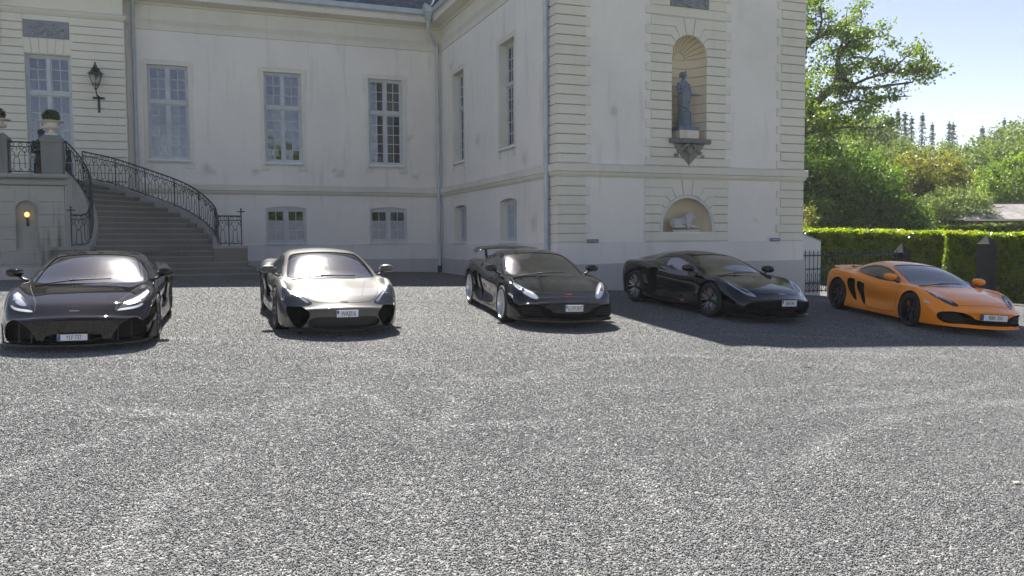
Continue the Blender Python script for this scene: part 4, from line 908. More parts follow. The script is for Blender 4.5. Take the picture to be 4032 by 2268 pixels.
for k in range(23):
    z = 3.315-(3.315-1.30)*k/22; a, b = Vector(Rpt(z)), Vector(Rpt(max(1.27, z-.02))); d = (b-a).normalized() if (b-a).length > 1e-6 else Vector((0, -1)); nn = Vector((-d.y, d.x)); pathR.append((a.x+nn.x*.10, a.y+nn.y*.10, z+.085))
pathR += [(-8.02, 5.62, 1.337), (-7.85, 5.56, 1.337), (-7.42, 5.56, 1.337)]
railing('stair_railing', 'long scrolled iron railing sweeping down the outer side of the stair', pathR, finial=(1,))
pathL = []
for k in range(19):
    z = 3.28-(3.28-1.30)*k/18; a, b = Vector(Lpt(z)), Vector(Lpt(max(1.27, z-.02))); d = (b-a).normalized() if (b-a).length > 1e-6 else Vector((0, -1)); nn = Vector((d.y, -d.x)); pathL.append((a.x+nn.x*.10, a.y+nn.y*.10, z+.085))
pathL += [(-11.45, 5.20, 1.337), (-11.70, 5.14, 1.337)]
railing('stair_railing', 'short scrolled iron railing curling down from the urn pier beside the terrace wall', pathL, finial=(1,))
railing('terrace_railing', 'scrolled iron railing panel between the two stone piers of the terrace', [(-13.24, TV+.10, TZ+.004), (-12.85, TV+.10, TZ+.004), (-12.47, TV+.10, TZ+.004)], unit=.38)
# urns and plants ----------------------------------------------------------------
def leaf_ball(n, rad, size, seed, squash=.8):
    g = np.random.default_rng(seed); d = g.normal(size=(n, 3)); d /= np.linalg.norm(d, axis=1)[:, None]; c = d*rad*(.72+.3*g.random((n, 1))); c[:, 2] *= squash
    return leaf_quads(c, size, g)
def leaf_quads(c, size, g, up=None, aspect=.6):
    n = len(c); a = g.normal(size=(n, 3)); a /= np.linalg.norm(a, axis=1)[:, None]; b = g.normal(size=(n, 3)); b -= a*np.sum(a*b, 1)[:, None]; b /= np.linalg.norm(b, axis=1)[:, None]
    s = size*(.6+.8*g.random((n, 1))); a = a*s; b = b*s*aspect
    V = np.stack([c-a, c+b*.9-a*.1, c+a, c-b*.9-a*.1], 1).reshape(-1, 3); return V, np.arange(n*4).reshape(-1, 4)
def leaf_mat(name, c0, c1, trans, scale=1.2, gloss=.45):
    m, nt, bs = _new(name); co = _geo(nt); n = _noise(nt, co, scale, 4); vo = nt.nodes.new('ShaderNodeTexWhiteNoise'); vo.noise_dimensions = '3D'
    g = _geo(nt, 5.0); sn = nt.nodes.new('ShaderNodeVectorMath'); sn.operation = 'SNAP'; sn.inputs[1].default_value = (1, 1, 1); nt.links.new(g.outputs[0], sn.inputs[0]); nt.links.new(sn.outputs[0], vo.inputs['Vector'])
    ad = nt.nodes.new('ShaderNodeMath'); ad.operation = 'MULTIPLY_ADD'; ad.inputs[1].default_value = .35; nt.links.new(vo.outputs['Value'], ad.inputs[0]); nt.links.new(n.outputs[0], ad.inputs[2])
    r = _ramp(nt, ad.outputs[0], [(.42, c0), (.92, c1)]); nt.links.new(r.outputs[0], bs.inputs['Base Color']); bs.inputs['Roughness'].default_value = gloss; bs.inputs['Specular IOR Level'].default_value = .4
    tr = nt.nodes.new('ShaderNodeBsdfTranslucent'); t2 = _mix(nt, r.outputs[0], trans, 1.0, 'MULTIPLY'); nt.links.new(t2, tr.inputs[0])
    mx = nt.nodes.new('ShaderNodeMixShader'); mx.inputs[0].default_value = .5; out = nt.nodes['Material Output']
    nt.links.new(bs.outputs[0], mx.inputs[1]); nt.links.new(tr.outputs[0], mx.inputs[2]); nt.links.new(mx.outputs[0], out.inputs[0]); return m
BOXL = leaf_mat('boxwood_leaf', (.02, .05, .012), (.06, .11, .02), (1.3, 1.3, .6), 8)
REDL = leaf_mat('dry_red_leaf', (.08, .03, .02), (.16, .06, .04), (1.2, .9, .7), 8)
CORE = simple('foliage_core', (.012, .02, .006), .95)
BARK = simple('bark', (.075, .062, .05), .9, var=.35, vscale=6, bump=.8, bscale=14)
for u_, lab, mt, sd in ((-12.22, 'pale stone urn on the terrace pier at the head of the stair', BOXL, 3), (-13.50, 'pale stone urn on the terrace pier away from the stair', REDL, 4)):
    t = thing('urn', lab, 'urn', B(u_, TV+.235, 4.353), YAW)
    m = MB(); m.box(-.15, .15, -.15, .15, 0, .045); m.obj('foot', LIME, t)
    m = MB(); m.lathe([(.12, .045), (.125, .06), (.07, .09), (.06, .14), (.075, .155), (.14, .175), (.225, .21), (.24, .235), (.22, .255), (.17, .265), (.165, .33), (.19, .345), (.25, .36), (.325, .375), (.33, .39), (.30, .392), (.05, .37)], 28); o = m.obj('bowl', WHITEST, t, smooth=True, angle=40)
    for q in range(20):
        a = 2*math.pi*q/20; m = MB(); m.ball((.205*math.cos(a), .205*math.sin(a), .215), (.035, .035, .04), 6, 5); m.obj('gadroon', WHITEST, o, smooth=True)
    pl = thing('potted_plant', 'clipped green box ball growing in the urn at the stair head' if mt is BOXL else 'reddish bushy plant growing in the urn away from the stair', 'plant', B(u_, TV+.235, 4.353+.385), YAW)
    V, Fq = leaf_ball(2600, .215, .018, sd, .9); V[:, 2] += .13; link('foliage', fast_mesh('foliage', V, Fq, mt), pl)
    MB().ball((0, 0, .12), (.165, .165, .15), 12, 8).obj('twig_core', CORE, pl)
# brass wall lamp in the terrace niche (it is lit in the photograph)
t = thing('niche_lamp', 'small lit globe lamp on a bracket in the terrace niche', 'lamp', B(-12.85, TV+.128, 1.95), YAW)
MB().box(-.03, .03, -.03, 0, -.05, .12).obj('wall_plate', IRON, t); MB().tube([(0, -.01, .05), (0, -.09, .07), (0, -.10, .16)], .014, 7).obj('arm', IRON, t)
m = MB(); m.lathe([(.03, .15), (.055, .17), (.03, .19)], 10, (0, -.10, 0)); m.box(-.06, .06, -.14, -.04, .335, .36); m.obj('gallery', IRON, t)
GLOW, nt_, bs_ = _new('lamp_glow'); bs_.inputs['Base Color'].default_value = (1, .55, .2, 1); bs_.inputs['Emission Color'].default_value = (1, .52, .16, 1); bs_.inputs['Emission Strength'].default_value = .55
MB().ball((0, -.10, .262), (.062, .062, .075), 14, 10).obj('globe', GLOW, t, smooth=True)
# person standing on the terrace, seen past the pier
SKINM = simple('skin', (.42, .26, .19), .55); HAIR = simple('dark_hair', (.012, .011, .012), .45); CLOTH = simple('black_cloth', (.012, .013, .018), .9); BAND = simple('grey_trim', (.3, .31, .34), .8)
def person():
    t = thing('person', 'person in a black top with dark hair, turned away beside the urn pier', 'person', B(-12.58, TV+.95, TZ), YAW+3.5)
    m = MB(); rows = []
    for h, a, c in ((0.02, .10, .07), (.5, .11, .09), (.80, .165, .115), (.95, .155, .105), (1.15, .165, .105), (1.32, .185, .10), (1.40, .12, .08), (1.45, .055, .055), (1.52, .05, .052)): rows.append([(a*math.cos(q), c*math.sin(q), h*.72) for q in [2*math.pi*j/24 for j in range(24)]])
    m.grid(rows, True); m.poly(rows[0][::-1]); m.poly(rows[-1])
    for s in (-1, 1):
        m.tube([(s*.17, 0, 1.35*.72), (s*.21, -.02, 1.1*.72), (s*.20, -.14, .93*.72), (s*.08, -.22, .98*.72)], [.055, .048, .04, .032], 8)
        m.tube([(s*.09, 0, .75*.72), (s*.095, .01, .4*.72), (s*.095, 0, .05)], [.085, .062, .05], 8); m.ball((s*.095, -.06, .035), (.045, .11, .04), 10, 6)
    link('body', remesh(m, .013, 1, CLOTH, 'body'), t)
    h = MB(); h.ball((0, -.01, 1.185), (.075, .092, .11), 14, 10); h.ball((0, -.10, 1.175), (.014, .02, .02), 8, 6)
    for s in (-1, 1): h.ball((s*.076, 0, 1.18), (.012, .022, .03), 8, 6); h.ball((s*.028, -.09, 1.195), (.012, .01, .008), 6, 5)
    link('head', remesh(h, .009, 1, SKINM, 'head'), t)
    hr = MB(); hr.ball((0, .025, 1.215), (.096, .1, .105), 14, 10); hr.ball((0, .06, 1.12), (.085, .06, .11), 12, 8); link('hair', remesh(hr, .01, 1, HAIR, 'hair'), t)
    m = MB(); m.lathe([(.175, .70), (.182, .70), (.182, .725), (.175, .725)], 24, (0, 0, .02), 'z', (1, .66)); m.obj('belt', BAND, t, smooth=True)
person()

# ================================================================== CARS
def paint(name, col, metal=.0, rough=.28, coat=1.0, flake=0.0, spec=.5):
    m, nt, bs = _new(name); bs.inputs['Base Color'].default_value = (*col, 1); bs.inputs['Metallic'].default_value = metal; bs.inputs['Roughness'].default_value = rough
    bs.inputs['Coat Weight'].default_value = coat; bs.inputs['Specular IOR Level'].default_value = spec; bs.inputs['Coat Roughness'].default_value = .025; co = _coords(nt)
    d = _noise(nt, co, 9, 6, .7); rr = _ramp(nt, d.outputs[0], [(.35, (.006,)*3), (.75, (.045,)*3)]); nt.links.new(rr.outputs[0], bs.inputs['Coat Roughness'])   # thin dust
    if flake:
        n = _noise(nt, co, 900, 2); c = _ramp(nt, n.outputs[0], [(.3, tuple(x*(1-flake) for x in col)), (.7, tuple(min(1, x*(1+flake)) for x in col))]); nt.links.new(c.outputs[0], bs.inputs['Base Color'])
    return m
P_BROWN = paint('paint_dark_bronze', (.007, .006, .0058), .0, .6, flake=.3, spec=0)
P_GREIGE = paint('paint_greige_metallic', (.075, .072, .065), .0, .45, flake=.2, spec=.12)
P_BLACK = paint('paint_black', (.005, .005, .0055), 0, .6, spec=0)
P_ORANGE = paint('paint_orange', (.95, .275, .005), .0, .5, coat=.75, flake=.08, spec=.2)
BLKPL = simple('black_plastic', (.010, .010, .011), .45, var=.2, vscale=20)
GLOSSBL = simple('gloss_black_trim', (.006, .006, .007), .12, coat=.6)
MESHBL = simple('dark_void', (.004, .004, .004), .8)
RUBBER = simple('tyre_rubber', (.013, .013, .013), .75, var=.25, vscale=12, bump=.3, bscale=60)
SILVER = simple('rim_silver', (.62, .63, .65), .28, .9)
BLKRIM = simple('rim_black', (.012, .012, .013), .3, .2, coat=.5)
CHROME = simple('chrome', (.8, .81, .83), .08, 1)
LAMPG = simple('headlamp_reflector', (.42, .45, .50), .18, .8)
LAMPD = simple('headlamp_dark', (.03, .034, .042), .15, .3)
LEDW, _nt, _bs = _new('led_strip'); _bs.inputs['Base Color'].default_value = (.55, .57, .60, 1); _bs.inputs['Roughness'].default_value = .15
SEATM = simple('seat_alcantara', (.035, .035, .037), .8, var=.2); LEATH = simple('tan_leather', (.30, .27, .22), .6)
CALO = simple('caliper_orange', (.62, .12, .015), .4); PLATEW = simple('plate_white', (.72, .73, .74), .35); PLATEB = simple('plate_blue', (.02, .06, .30), .4); PLATEK = simple('plate_black', (.012, .012, .014), .4)
AMBER = simple('amber_reflector', (.7, .14, .02), .25); STICKER = simple('blue_sticker', (.05, .18, .55), .4)
SEAM = simple('panel_gap', (.002, .002, .002), .9)

# control lines of half a body: floor centre, floor edge, sill, lower side, mid side, shoulder, crown, belt, glass, roof rail, roof, centre
def car_lines(s):
    X = [2.43, 2.25, 2.0, 1.7, 1.335, 1.0, .7, .4, .1, -.2, -.5, -.8, -1.1, -1.335, -1.7, -2.0, -2.1]
    T = {}
    T[0] = ([0]*17, [.13]*13+[.13, .16, .22, .26])
    T[1] = ([.70, .76, .78, .80]+[.80]*9+[.80, .78, .74, .70], [.125]*13+[.125, .155, .215, .255])
    T[2] = ([.79, .84, .87, .90, .925, .92, .905, .90, .90, .905, .915, .92, .925, .93, .92, .87, .80], [.15, .14, .135, .13, .13, .13, .13, .13, .13, .13, .13, .13, .13, .14, .17, .23, .28])
    T[3] = ([.815, .86, .90, .93, .948, .94, .92, .905, .90, .905, .915, .93, .945, .95, .94, .89, .83], [.215, .22, .24, .26, .27, .26, .25, .24, .24, .24, .24, .25, .27, .28, .30, .33, .36])
    T[4] = ([.815, .865, .905, .94, .958, .94, .905, .875, .865, .865, .88, .91, .945, .957, .95, .905, .85], [.29, .33, .38, .43, .46, .45, .42, .40, .40, .41, .42, .44, .48, .50, .51, .50, .50])
    T[5] = ([.80, .85, .89, .925, .945, .94, .935, .935, .93, .925, .92, .93, .95, .957, .945, .90, .845], [.36, .435, .51, .59, .65, .64, .60, .58, .58, .60, .63, .68, .73, .745, .745, .72, .69])
    T[6] = ([.77, .81, .855, .88, .892, .90, .92, .93, .93, .92, .91, .905, .90, .90, .885, .85, .80], [.405, .50, .59, .69, .755, .755, .725, .70, .70, .73, .765, .81, .855, .875, .885, .86, .82])
    T[7] = ([.72, .75, .78, .80, .815, .84, .87, .88, .87, .85, .83, .79, .755, .745, .75, .74, .72], [.425, .525, .62, .715, .785, .795, .78, .775, .785, .815, .845, .88, .91, .92, .925, .89, .845])
    T[8] = ([.66, .68, .70, .72, .74, .775, .80, .80, .775, .75, .725, .685, .64, .62, .62, .62, .62], [.435, .535, .62, .695, .755, .795, .82, .87, .93, .965, .985, .985, .96, .945, .925, .89, .85])
    T[9] = ([.56, .57, .59, .62, .66, .72, .725, .69, .65, .615, .585, .55, .515, .50, .50, .50, .50], [.442, .54, .615, .68, .74, .80, .89, .985, 1.065, 1.115, 1.125, 1.095, 1.04, .995, .945, .90, .855])
    T[10] = ([.37, .38, .39, .40, .42, .45, .45, .43, .40, .38, .36, .34, .32, .31, .31, .31, .31], [.462, .555, .63, .70, .763, .842, .957, 1.066, 1.136, 1.168, 1.175, 1.145, 1.085, 1.035, .97, .925, .87])
    T[11] = ([0]*17, [.475, .565, .64, .71, .775, .86, .982, 1.095, 1.163, 1.192, 1.198, 1.17, 1.11, 1.06, .985, .935, .88])
    yf, zf = [], []
    for k in range(12):
        ys, zs_ = list(T[k][0]), list(T[k][1])
        for (kk, i, dy, dz) in s.get('tweak', ()):
            if kk == k: ys[i] += dy; zs_[i] += dz
        xs = X[::-1]; yf.append(pch(xs, ys[::-1])); zf.append(pch(xs, zs_[::-1]))
    return yf, zf
def catmull(P, sub):
    out = []; n = len(P)
    for i in range(n-1):
        p0 = P[max(i-1, 0)]; p1 = P[i]; p2 = P[i+1]; p3 = P[min(i+2, n-1)]
        if i == 0: p0 = (-P[1][0], P[1][1])
        if i == n-2: p3 = (-P[n-2][0], P[n-2][1])
        for q in range(sub):
            t = q/sub; a = []
            for d in (0, 1):
                m1 = (p2[d]-p0[d])*.5; m2 = (p3[d]-p1[d])*.5
                a.append((2*t**3-3*t*t+1)*p1[d]+(t**3-2*t*t+t)*m1+(-2*t**3+3*t*t)*p2[d]+(t**3-t*t)*m2)
            out.append(tuple(a))
    out.append(P[-1]); return out
class CarShape:
    def __init__(s, spec):
        s.spec = spec; s.yf, s.zf = car_lines(spec); s.cf = spec.get('plan', .50)
    def section(s, x, sub=5): return catmull([(s.yf[k](x), s.zf[k](x)) for k in range(12)], sub)
    def warp(s, x, y, z):
        t = max(0, min(1, (x-1.1)/1.33)); tt = max(0, min(1, (-1.3-x)/.8))
        xx = x-s.cf*t*t*y*y+.16*tt*tt*y*y
        e = max(0, min(1, (x-2.1)/.33)); xx -= e*(.16*max(0, z-.40)/.1*.35+.05*max(0, .30-z)/.15)      # raked fascia
        return (xx, y, z)
    def solid(s):
        xs = sorted(set([2.43-.02*k for k in range(8)]+[2.27-.05*k for k in range(84)]+[-2.1]), reverse=True); xs = [x for x in xs if x >= -2.1]
        rows = []; n = None
        def ring(sec, x): return [s.warp(x, y, z) for y, z in sec]+[s.warp(x, -y, z) for y, z in sec[-2:0:-1]]
        sec = s.section(2.43); r = .045; zc = .29
        for q in (5, 4, 3, 2, 1):
            th = math.pi/2*q/5; k = r*(1-math.cos(th)); sc = [(y*(1-k/.8), zc+(z-zc)*(1-k/.17)) for y, z in sec]; rows.append(ring(sc, 2.43+r*math.sin(th)))
        for x in xs: rows.append(ring(s.section(x), x))
        sec = s.section(-2.1); zc = .57
        for q in (1, 2, 3, 4):
            th = math.pi/2*q/4; k = .05*(1-math.cos(th)); sc = [(y*(1-k/.8), zc+(z-zc)*(1-k/.3)) for y, z in sec]; rows.append(ring(sc, -2.1-.05*math.sin(th)))
        m = MB(); m.grid(rows, True); N = len(rows[0]); h = N//2
        for rw, fl in ((rows[0], 1), (rows[-1], 0)):
            # cap: vertical strips between lower and upper halves
            def at(i): return rw[i % N]
            half = h//2
            cols = []
            for i in range(half+1):
                a, b = Vector(at(i)), Vector(at(h-i)); cols.append([a.lerp(b, t/6) for t in range(7)])
            colsr = []
            for i in range(half+1):
                a, b = Vector(at(N-i)), Vector(at(h+i)); colsr.append([a.lerp(b, t/6) for t in range(7)])
            m.grid(cols); m.grid(colsr)
        return m
    def cavity(s):
        rows = []
        for x in [1.12-.06*k for k in range(38)]:
            if x < -1.05: break
            P = [(0, .42), (.66, .42), (s.yf[7](x)-.075, .46), (s.yf[7](x)-.075, s.zf[7](x)-.075), (s.yf[8](x)-.045, s.zf[8](x)-.03), (s.yf[9](x)-.04, s.zf[9](x)-.045), (s.yf[10](x), s.zf[10](x)-.045), (0, s.zf[11](x)-.045)]
            rows.append([(x, y, z) for y, z in P]+[(x, -y, z) for y, z in P[-2:0:-1]])
        m = MB(); m.grid(rows, True); m.poly(rows[0][::-1]); m.poly(rows[-1]); return m
def smooth_poly(pts, n=5, closed=True):
    """round a 2-D outline (Chaikin)"""
    P = [tuple(p) for p in pts]
    for _ in range(n if n < 4 else 2):
        Q = []
        for a, b in zip(P, P[1:]+P[:1]): Q += [(a[0]*.75+b[0]*.25, a[1]*.75+b[1]*.25), (a[0]*.25+b[0]*.75, a[1]*.25+b[1]*.75)]
        P = Q
    return P
def inpoly(p, P):
    x, y = p; c = False; j = len(P)-1
    for i in range(len(P)):
        if (P[i][1] > y) != (P[j][1] > y) and x < (P[j][0]-P[i][0])*(y-P[i][1])/(P[j][1]-P[i][1])+P[i][0]: c = not c
        j = i
    return c
DIRS = {'top': (lambda a, b: (Vector((a, b, 2)), Vector((0, 0, -1)))), 'sideL': (lambda a, b: (Vector((a, 2, b)), Vector((0, -1, 0)))), 'sideR': (lambda a, b: (Vector((a, -2, b)), Vector((0, 1, 0)))), 'front': (lambda a, b: (Vector((4, a, b)), Vector((-1, 0, 0)))), 'back': (lambda a, b: (Vector((-4, a, b)), Vector((1, 0, 0))))}
def patch(bvh, view, poly, off, thick=.006, res=.03, rings=True):
    """a skin that follows the body inside an outline seen from one side"""
    fn = DIRS[view]; bm = bmesh.new(); P = poly; n = len(P); xs = [p[0] for p in P]; ys = [p[1] for p in P]
    vs = [bm.verts.new((p[0], p[1], 0)) for p in P]; es = [bm.edges.new((vs[i], vs[(i+1) % n])) for i in range(n)]
    f = bm.faces.new(vs); bmesh.ops.triangulate(bm, faces=[f])
    # slice by a grid so that the skin can follow curvature
    for ax, lo, hi in ((0, min(xs), max(xs)), (1, min(ys), max(ys))):
        k = max(1, int((hi-lo)/res))
        for q in range(1, k):
            c = lo+(hi-lo)*q/k; no = (1, 0, 0) if ax == 0 else (0, 1, 0); co = (c, 0, 0) if ax == 0 else (0, c, 0)
            bmesh.ops.bisect_plane(bm, geom=bm.verts[:]+bm.edges[:]+bm.faces[:], plane_co=co, plane_no=no, dist=1e-6)
    bmesh.ops.dissolve_degenerate(bm, dist=1e-5, edges=bm.edges[:])
    bad = []; nrm = {}
    for v_ in bm.verts:
        o, d = fn(v_.co.x, v_.co.y); loc, nn, i, dist = bvh.ray_cast(o, d)
        if loc is None: bad.append(v_); continue
        if nn.dot(d) > 0: nn = -nn
        v_.co = loc+nn*off; nrm[v_] = nn
    if bad: bmesh.ops.delete(bm, geom=bad, context='VERTS')
    bm.normal_update()
    if thick:
        r = bmesh.ops.extrude_face_region(bm, geom=bm.faces[:]); nv = [g for g in r['geom'] if isinstance(g, bmesh.types.BMVert)]
        bm.normal_update()
        d = fn(0, 0)[1]
        for v_ in nv: v_.co += d*thick
    bmesh.ops.recalc_face_normals(bm, faces=bm.faces); me = bpy.data.meshes.new('skin'); bm.to_mesh(me); bm.free()
    me.polygons.foreach_set('use_smooth', [True]*len(me.polygons)); me.set_sharp_from_angle(angle=R(40)); return me
def ribbon(bvh, view, pts, w, off, closed=False):
    """a narrow strip on the body (panel gaps, trims)"""
    fn = DIRS[view]; L = []
    P = [Vector(p) for p in pts]; Q = []
    for a, b in zip(P, P[1:]):
        k = max(1, int((b-a).length/.03)); Q += [a.lerp(b, t/k) for t in range(k)]
    Q.append(P[-1]); rows = []
    for i, p in enumerate(Q):
        t = (Q[min(i+1, len(Q)-1)]-Q[max(i-1, 0)]).normalized(); nn = Vector((-t.y, t.x))*w/2; rr = []
        for q in (p-nn, p+nn):
            o, d = fn(q.x, q.y); loc, nr, _, _ = bvh.ray_cast(o, d)
            if loc is None: rr = None; break
            if nr.dot(d) > 0: nr = -nr
            rr.append(tuple(loc+nr*off))
        if rr: rows.append(rr)
    m = MB()
    if len(rows) > 1: m.grid(rows)
    return m
def mesh_obj(mb_or_me, mat, name='tmp'):
    me = mb_or_me.mesh(name, mat) if isinstance(mb_or_me, MB) else mb_or_me
    return link(name, me)
def boolean_cut(body, cutters):
    for c in cutters:
        md = body.modifiers.new('b', 'BOOLEAN'); md.object = c; md.operation = 'DIFFERENCE'; md.solver = 'EXACT'; md.material_mode = 'TRANSFER'
    dg = bpy.context.evaluated_depsgraph_get(); me = bpy.data.meshes.new_from_object(body.evaluated_get(dg)); body.modifiers.clear()
    for c in cutters: bpy.data.objects.remove(c)
    body.data = me; me.polygons.foreach_set('use_smooth', [True]*len(me.polygons)); me.set_sharp_from_angle(angle=R(32))
def view_prism(view, poly, lo, hi):
    if view == 'top': return MB().prism(poly, lambda a, b: (a, b, lo), lambda a, b: (a, b, hi))
    if view in ('front', 'back'): return MB().prism(poly, lambda a, b: (lo, a, b), lambda a, b: (hi, a, b))
    return MB().prism(poly, lambda a, b: (a, lo, b), lambda a, b: (a, hi, b))
# wheels ------------------------------------------------------------------------
def wheel(parent, x, y, r, rr, style, side, rimmat, caliper=None, width=.24):
    """side = +1 left, -1 right; outer face towards side"""
    w = width/2; t = link('wheel', bpy.data.meshes.new('wheel'), parent, (x, y, r))
    m = MB(); prof = [(rr-.012, -w*.86), (rr+.006, -w*.92), (rr+.02, -w*.99), (r-.045, -w*1.02), (r-.015, -w*.96), (r-.003, -w*.84), (r, -w*.6), (r, -w*.2), (r-.004, -w*.19), (r-.004, -w*.15), (r, -w*.14), (r, w*.14), (r-.004, w*.15), (r-.004, w*.19), (r, w*.2), (r, w*.6), (r-.003, w*.84), (r-.015, w*.96), (r-.045, w*1.02), (rr+.02, w*.99), (rr+.006, w*.92), (rr-.012, w*.86)]
    m.lathe(prof, 40, axis='y'); m.f = m.f[:-2]; m.obj('tyre', RUBBER, t, smooth=True, angle=50)
    m = MB(); o = side*w
    m.lathe([(rr+.004, o*.93), (rr+.002, o*1.0), (rr-.012, o*1.0), (rr-.016, o*.90), (rr-.03, o*.4), (rr-.035, -o*.8)], 40, axis='y'); m.f = m.f[:-2]
    m.obj('rim_barrel', rimmat if style != 'y10' else BLKRIM, t, smooth=True, angle=40)
    sp = MB(); hub_y = o*.72; rim_y = o*.92
    def spoke(a0, a1, r0, r1, w0, w1, th=.028, y0=None, y1=None):
        y0 = hub_y if y0 is None else y0; y1 = rim_y if y1 is None else y1; p0 = Vector((r0*math.cos(a0), 0, r0*math.sin(a0))); p1 = Vector((r1*math.cos(a1), 0, r1*math.sin(a1))); d = (p1-p0).normalized(); n_ = Vector((-d.z, 0, d.x)); rows = []
        for t_ in (0, .33, .66, 1):
            p = p0.lerp(p1, t_); yy = y0+(y1-y0)*t_; ww = (w0+(w1-w0)*t_)/2
            rows.append([tuple(p+n_*ww+Vector((0, yy-side*th, 0))), tuple(p+n_*ww*.8+Vector((0, yy, 0))), tuple(p-n_*ww*.8+Vector((0, yy, 0))), tuple(p-n_*ww+Vector((0, yy-side*th, 0)))])
        sp.grid(rows, True)
    if style == 'split5':
        for k in range(5):
            a = 2*math.pi*k/5+math.pi/2
            for s in (-1, 1): spoke(a+s*.16, a+s*.20, .055, rr-.006, .05, .034)
    elif style == 'y10':
        for k in range(5):
            a = 2*math.pi*k/5+.3
            for s in (-1, 1):
                spoke(a+s*.10, a+s*.085, .05, rr-.004, .026, .017); spoke(a+s*.30, a+s*.42, .05+.07, rr-.004, .019, .016); spoke(a+s*.12, a+s*.30, .06, .125, .022, .018)
                spoke(a+s*.085, a-s*.085, rr-.006, rr-.006, .012, .012)
    elif style == 'ten':
        for k in range(10): a = 2*math.pi*k/10; spoke(a, a+.05, .05, rr-.006, .036, .022)
    else:
        for k in range(5):
            a = 2*math.pi*k/5+.35
            for s in (-1, 1): spoke(a+s*.1, a+s*.16, .05, rr-.006, .045, .03)
    sp.obj('spokes', SILVER if style == 'y10' else rimmat, t)
    h = MB(); h.lathe([(.005, hub_y+side*.012), (.03, hub_y+side*.012), (.06, hub_y), (.075, hub_y-side*.02), (.08, hub_y-side*.06)], 20, axis='y'); h.obj('hub', rimmat, t, smooth=True, angle=40)
    d = MB(); d.lathe([(.04, o*.18), (rr-.05, o*.18), (rr-.05, o*.06), (.04, o*.06)], 32, axis='y'); d.obj('brake_disc', simple_disc, t, smooth=True, angle=40)
    if caliper:
        c = MB(); A = [2.2+.12*k for k in range(9)] if side < 0 else [.9-.12*k for k in range(9)]
        c.grid([[((rr-.04)*math.cos(a), o*.05, (rr-.04)*math.sin(a)), ((rr-.04)*math.cos(a), o*.42, (rr-.04)*math.sin(a)), ((rr-.11)*math.cos(a), o*.42, (rr-.11)*math.sin(a)), ((rr-.11)*math.cos(a), o*.05, (rr-.11)*math.sin(a))] for a in A], True); c.obj('caliper', caliper, t)
    bk = MB(); bk.lathe([(.02, -o*.5), (rr-.02, -o*.5)], 24, axis='y'); t.data = bk.mesh('wheel', MESHBL)
    return t
simple_disc = simple('brake_disc', (.10, .10, .10), .4, .8)
def plate(parent, loc, txt, w, h, bluew, tsize, sx, rot=(0, 0, 0), frame=True):
    t = link('number_plate', MB().box(-.004, .006, -w/2, w/2, -h/2, h/2).mesh('number_plate', PLATEW), parent, loc, rot)
    if frame:
        m = MB(); e = .008
        m.box(-.008, .009, -w/2-e, w/2+e, -h/2-e, -h/2-.0005); m.box(-.008, .009, -w/2-e, w/2+e, h/2+.0005, h/2+e); m.box(-.008, .0088, -w/2-e, -w/2-.0005, -h/2, h/2); m.box(-.008, .0088, w/2+.0005, w/2+e, -h/2, h/2); m.obj('plate_frame', PLATEK, t)
    b = MB(); y0 = -w/2
    b.box(.006, .008, y0+.003, y0+bluew, (-h/2+.003) if bluew > .035 else 0, h/2-.003); b.obj('country_band', PLATEB, t)
    me = text_mesh(txt, tsize, .0012, sx); me.materials.append(PLATEK); link('lettering', me, t, (.0075, bluew*.45, -.002), (R(90), 0, R(90)))
    return t
def mirror_pod(parent, bx, side, paintm, pos, size=(.10, .115, .068), arm_from=None):
    x, y, z = pos; t = link('mirror', bpy.data.meshes.new('mirror'), parent, (x, side*y, z))
    m = MB(); rows = []
    for k in range(9):
        tt = k/8; xx = size[0]*(1-2*tt); f = math.sqrt(max(.02, 1-(max(0, (.55-tt)/.55))**2.2)) if tt < .55 else 1-.10*(tt-.55)/.45
        rows.append([(xx, size[1]*f*math.cos(a)*(1 if abs(math.cos(a)) < .9 else .97), size[2]*f*math.copysign(abs(math.sin(a))**.8, math.sin(a))) for a in [2*math.pi*j/20 for j in range(20)]])
    m.grid(rows, True); m.poly(rows[0][::-1]); m.poly(rows[-1]); t.data = m.mesh('mirror', paintm, True, 50)
    g = MB(); g.poly([(rows[-1][j][0]-.002, rows[-1][j][1]*.88, rows[-1][j][2]*.85) for j in range(20)]); g.obj('mirror_glass', CHROME, t)
    a = MB(); af = arm_from or (x+.08, y-.22, z-.12); p0 = Vector((af[0]-x, side*(af[1]-y), af[2]-z)); a.tube([p0, p0.lerp(Vector((0, -side*.06, -.05)), .55)+Vector((0, 0, -.015)), Vector((0, -side*.05, -.045))], [.03, .02, .022], 8); a.obj('mirror_arm', BLKPL if paintm is not P_GREIGE else paintm, t, smooth=True)
    return t
def seat(parent, x, y, mat):
    m = MB(); m.ball((x, y, .50), (.26, .22, .10), 12, 8); m.tube([(x-.18, y, .50), (x-.30, y, .72), (x-.40, y, .92)], [.17, .19, .15], 10); m.ball((x-.43, y, 1.0), (.07, .13, .09), 10, 8)
    link('seat', remesh(m, .025, 2, mat, 'seat'), parent)
def steering(parent, x, y, z):
    m = MB(); m.tube([(x-.05*math.sin(a), y+.175*math.cos(a), z+.165*math.sin(a)) for a in [2*math.pi*k/24 for k in range(24)]], .016, 6, closed=True); m.box(x-.02, x+.02, y-.16, y+.16, z-.02, z+.02); m.ball((x+.01, y, z), (.04, .07, .06), 10, 6); m.obj('steering_wheel', BLKPL, parent, smooth=True, angle=40)
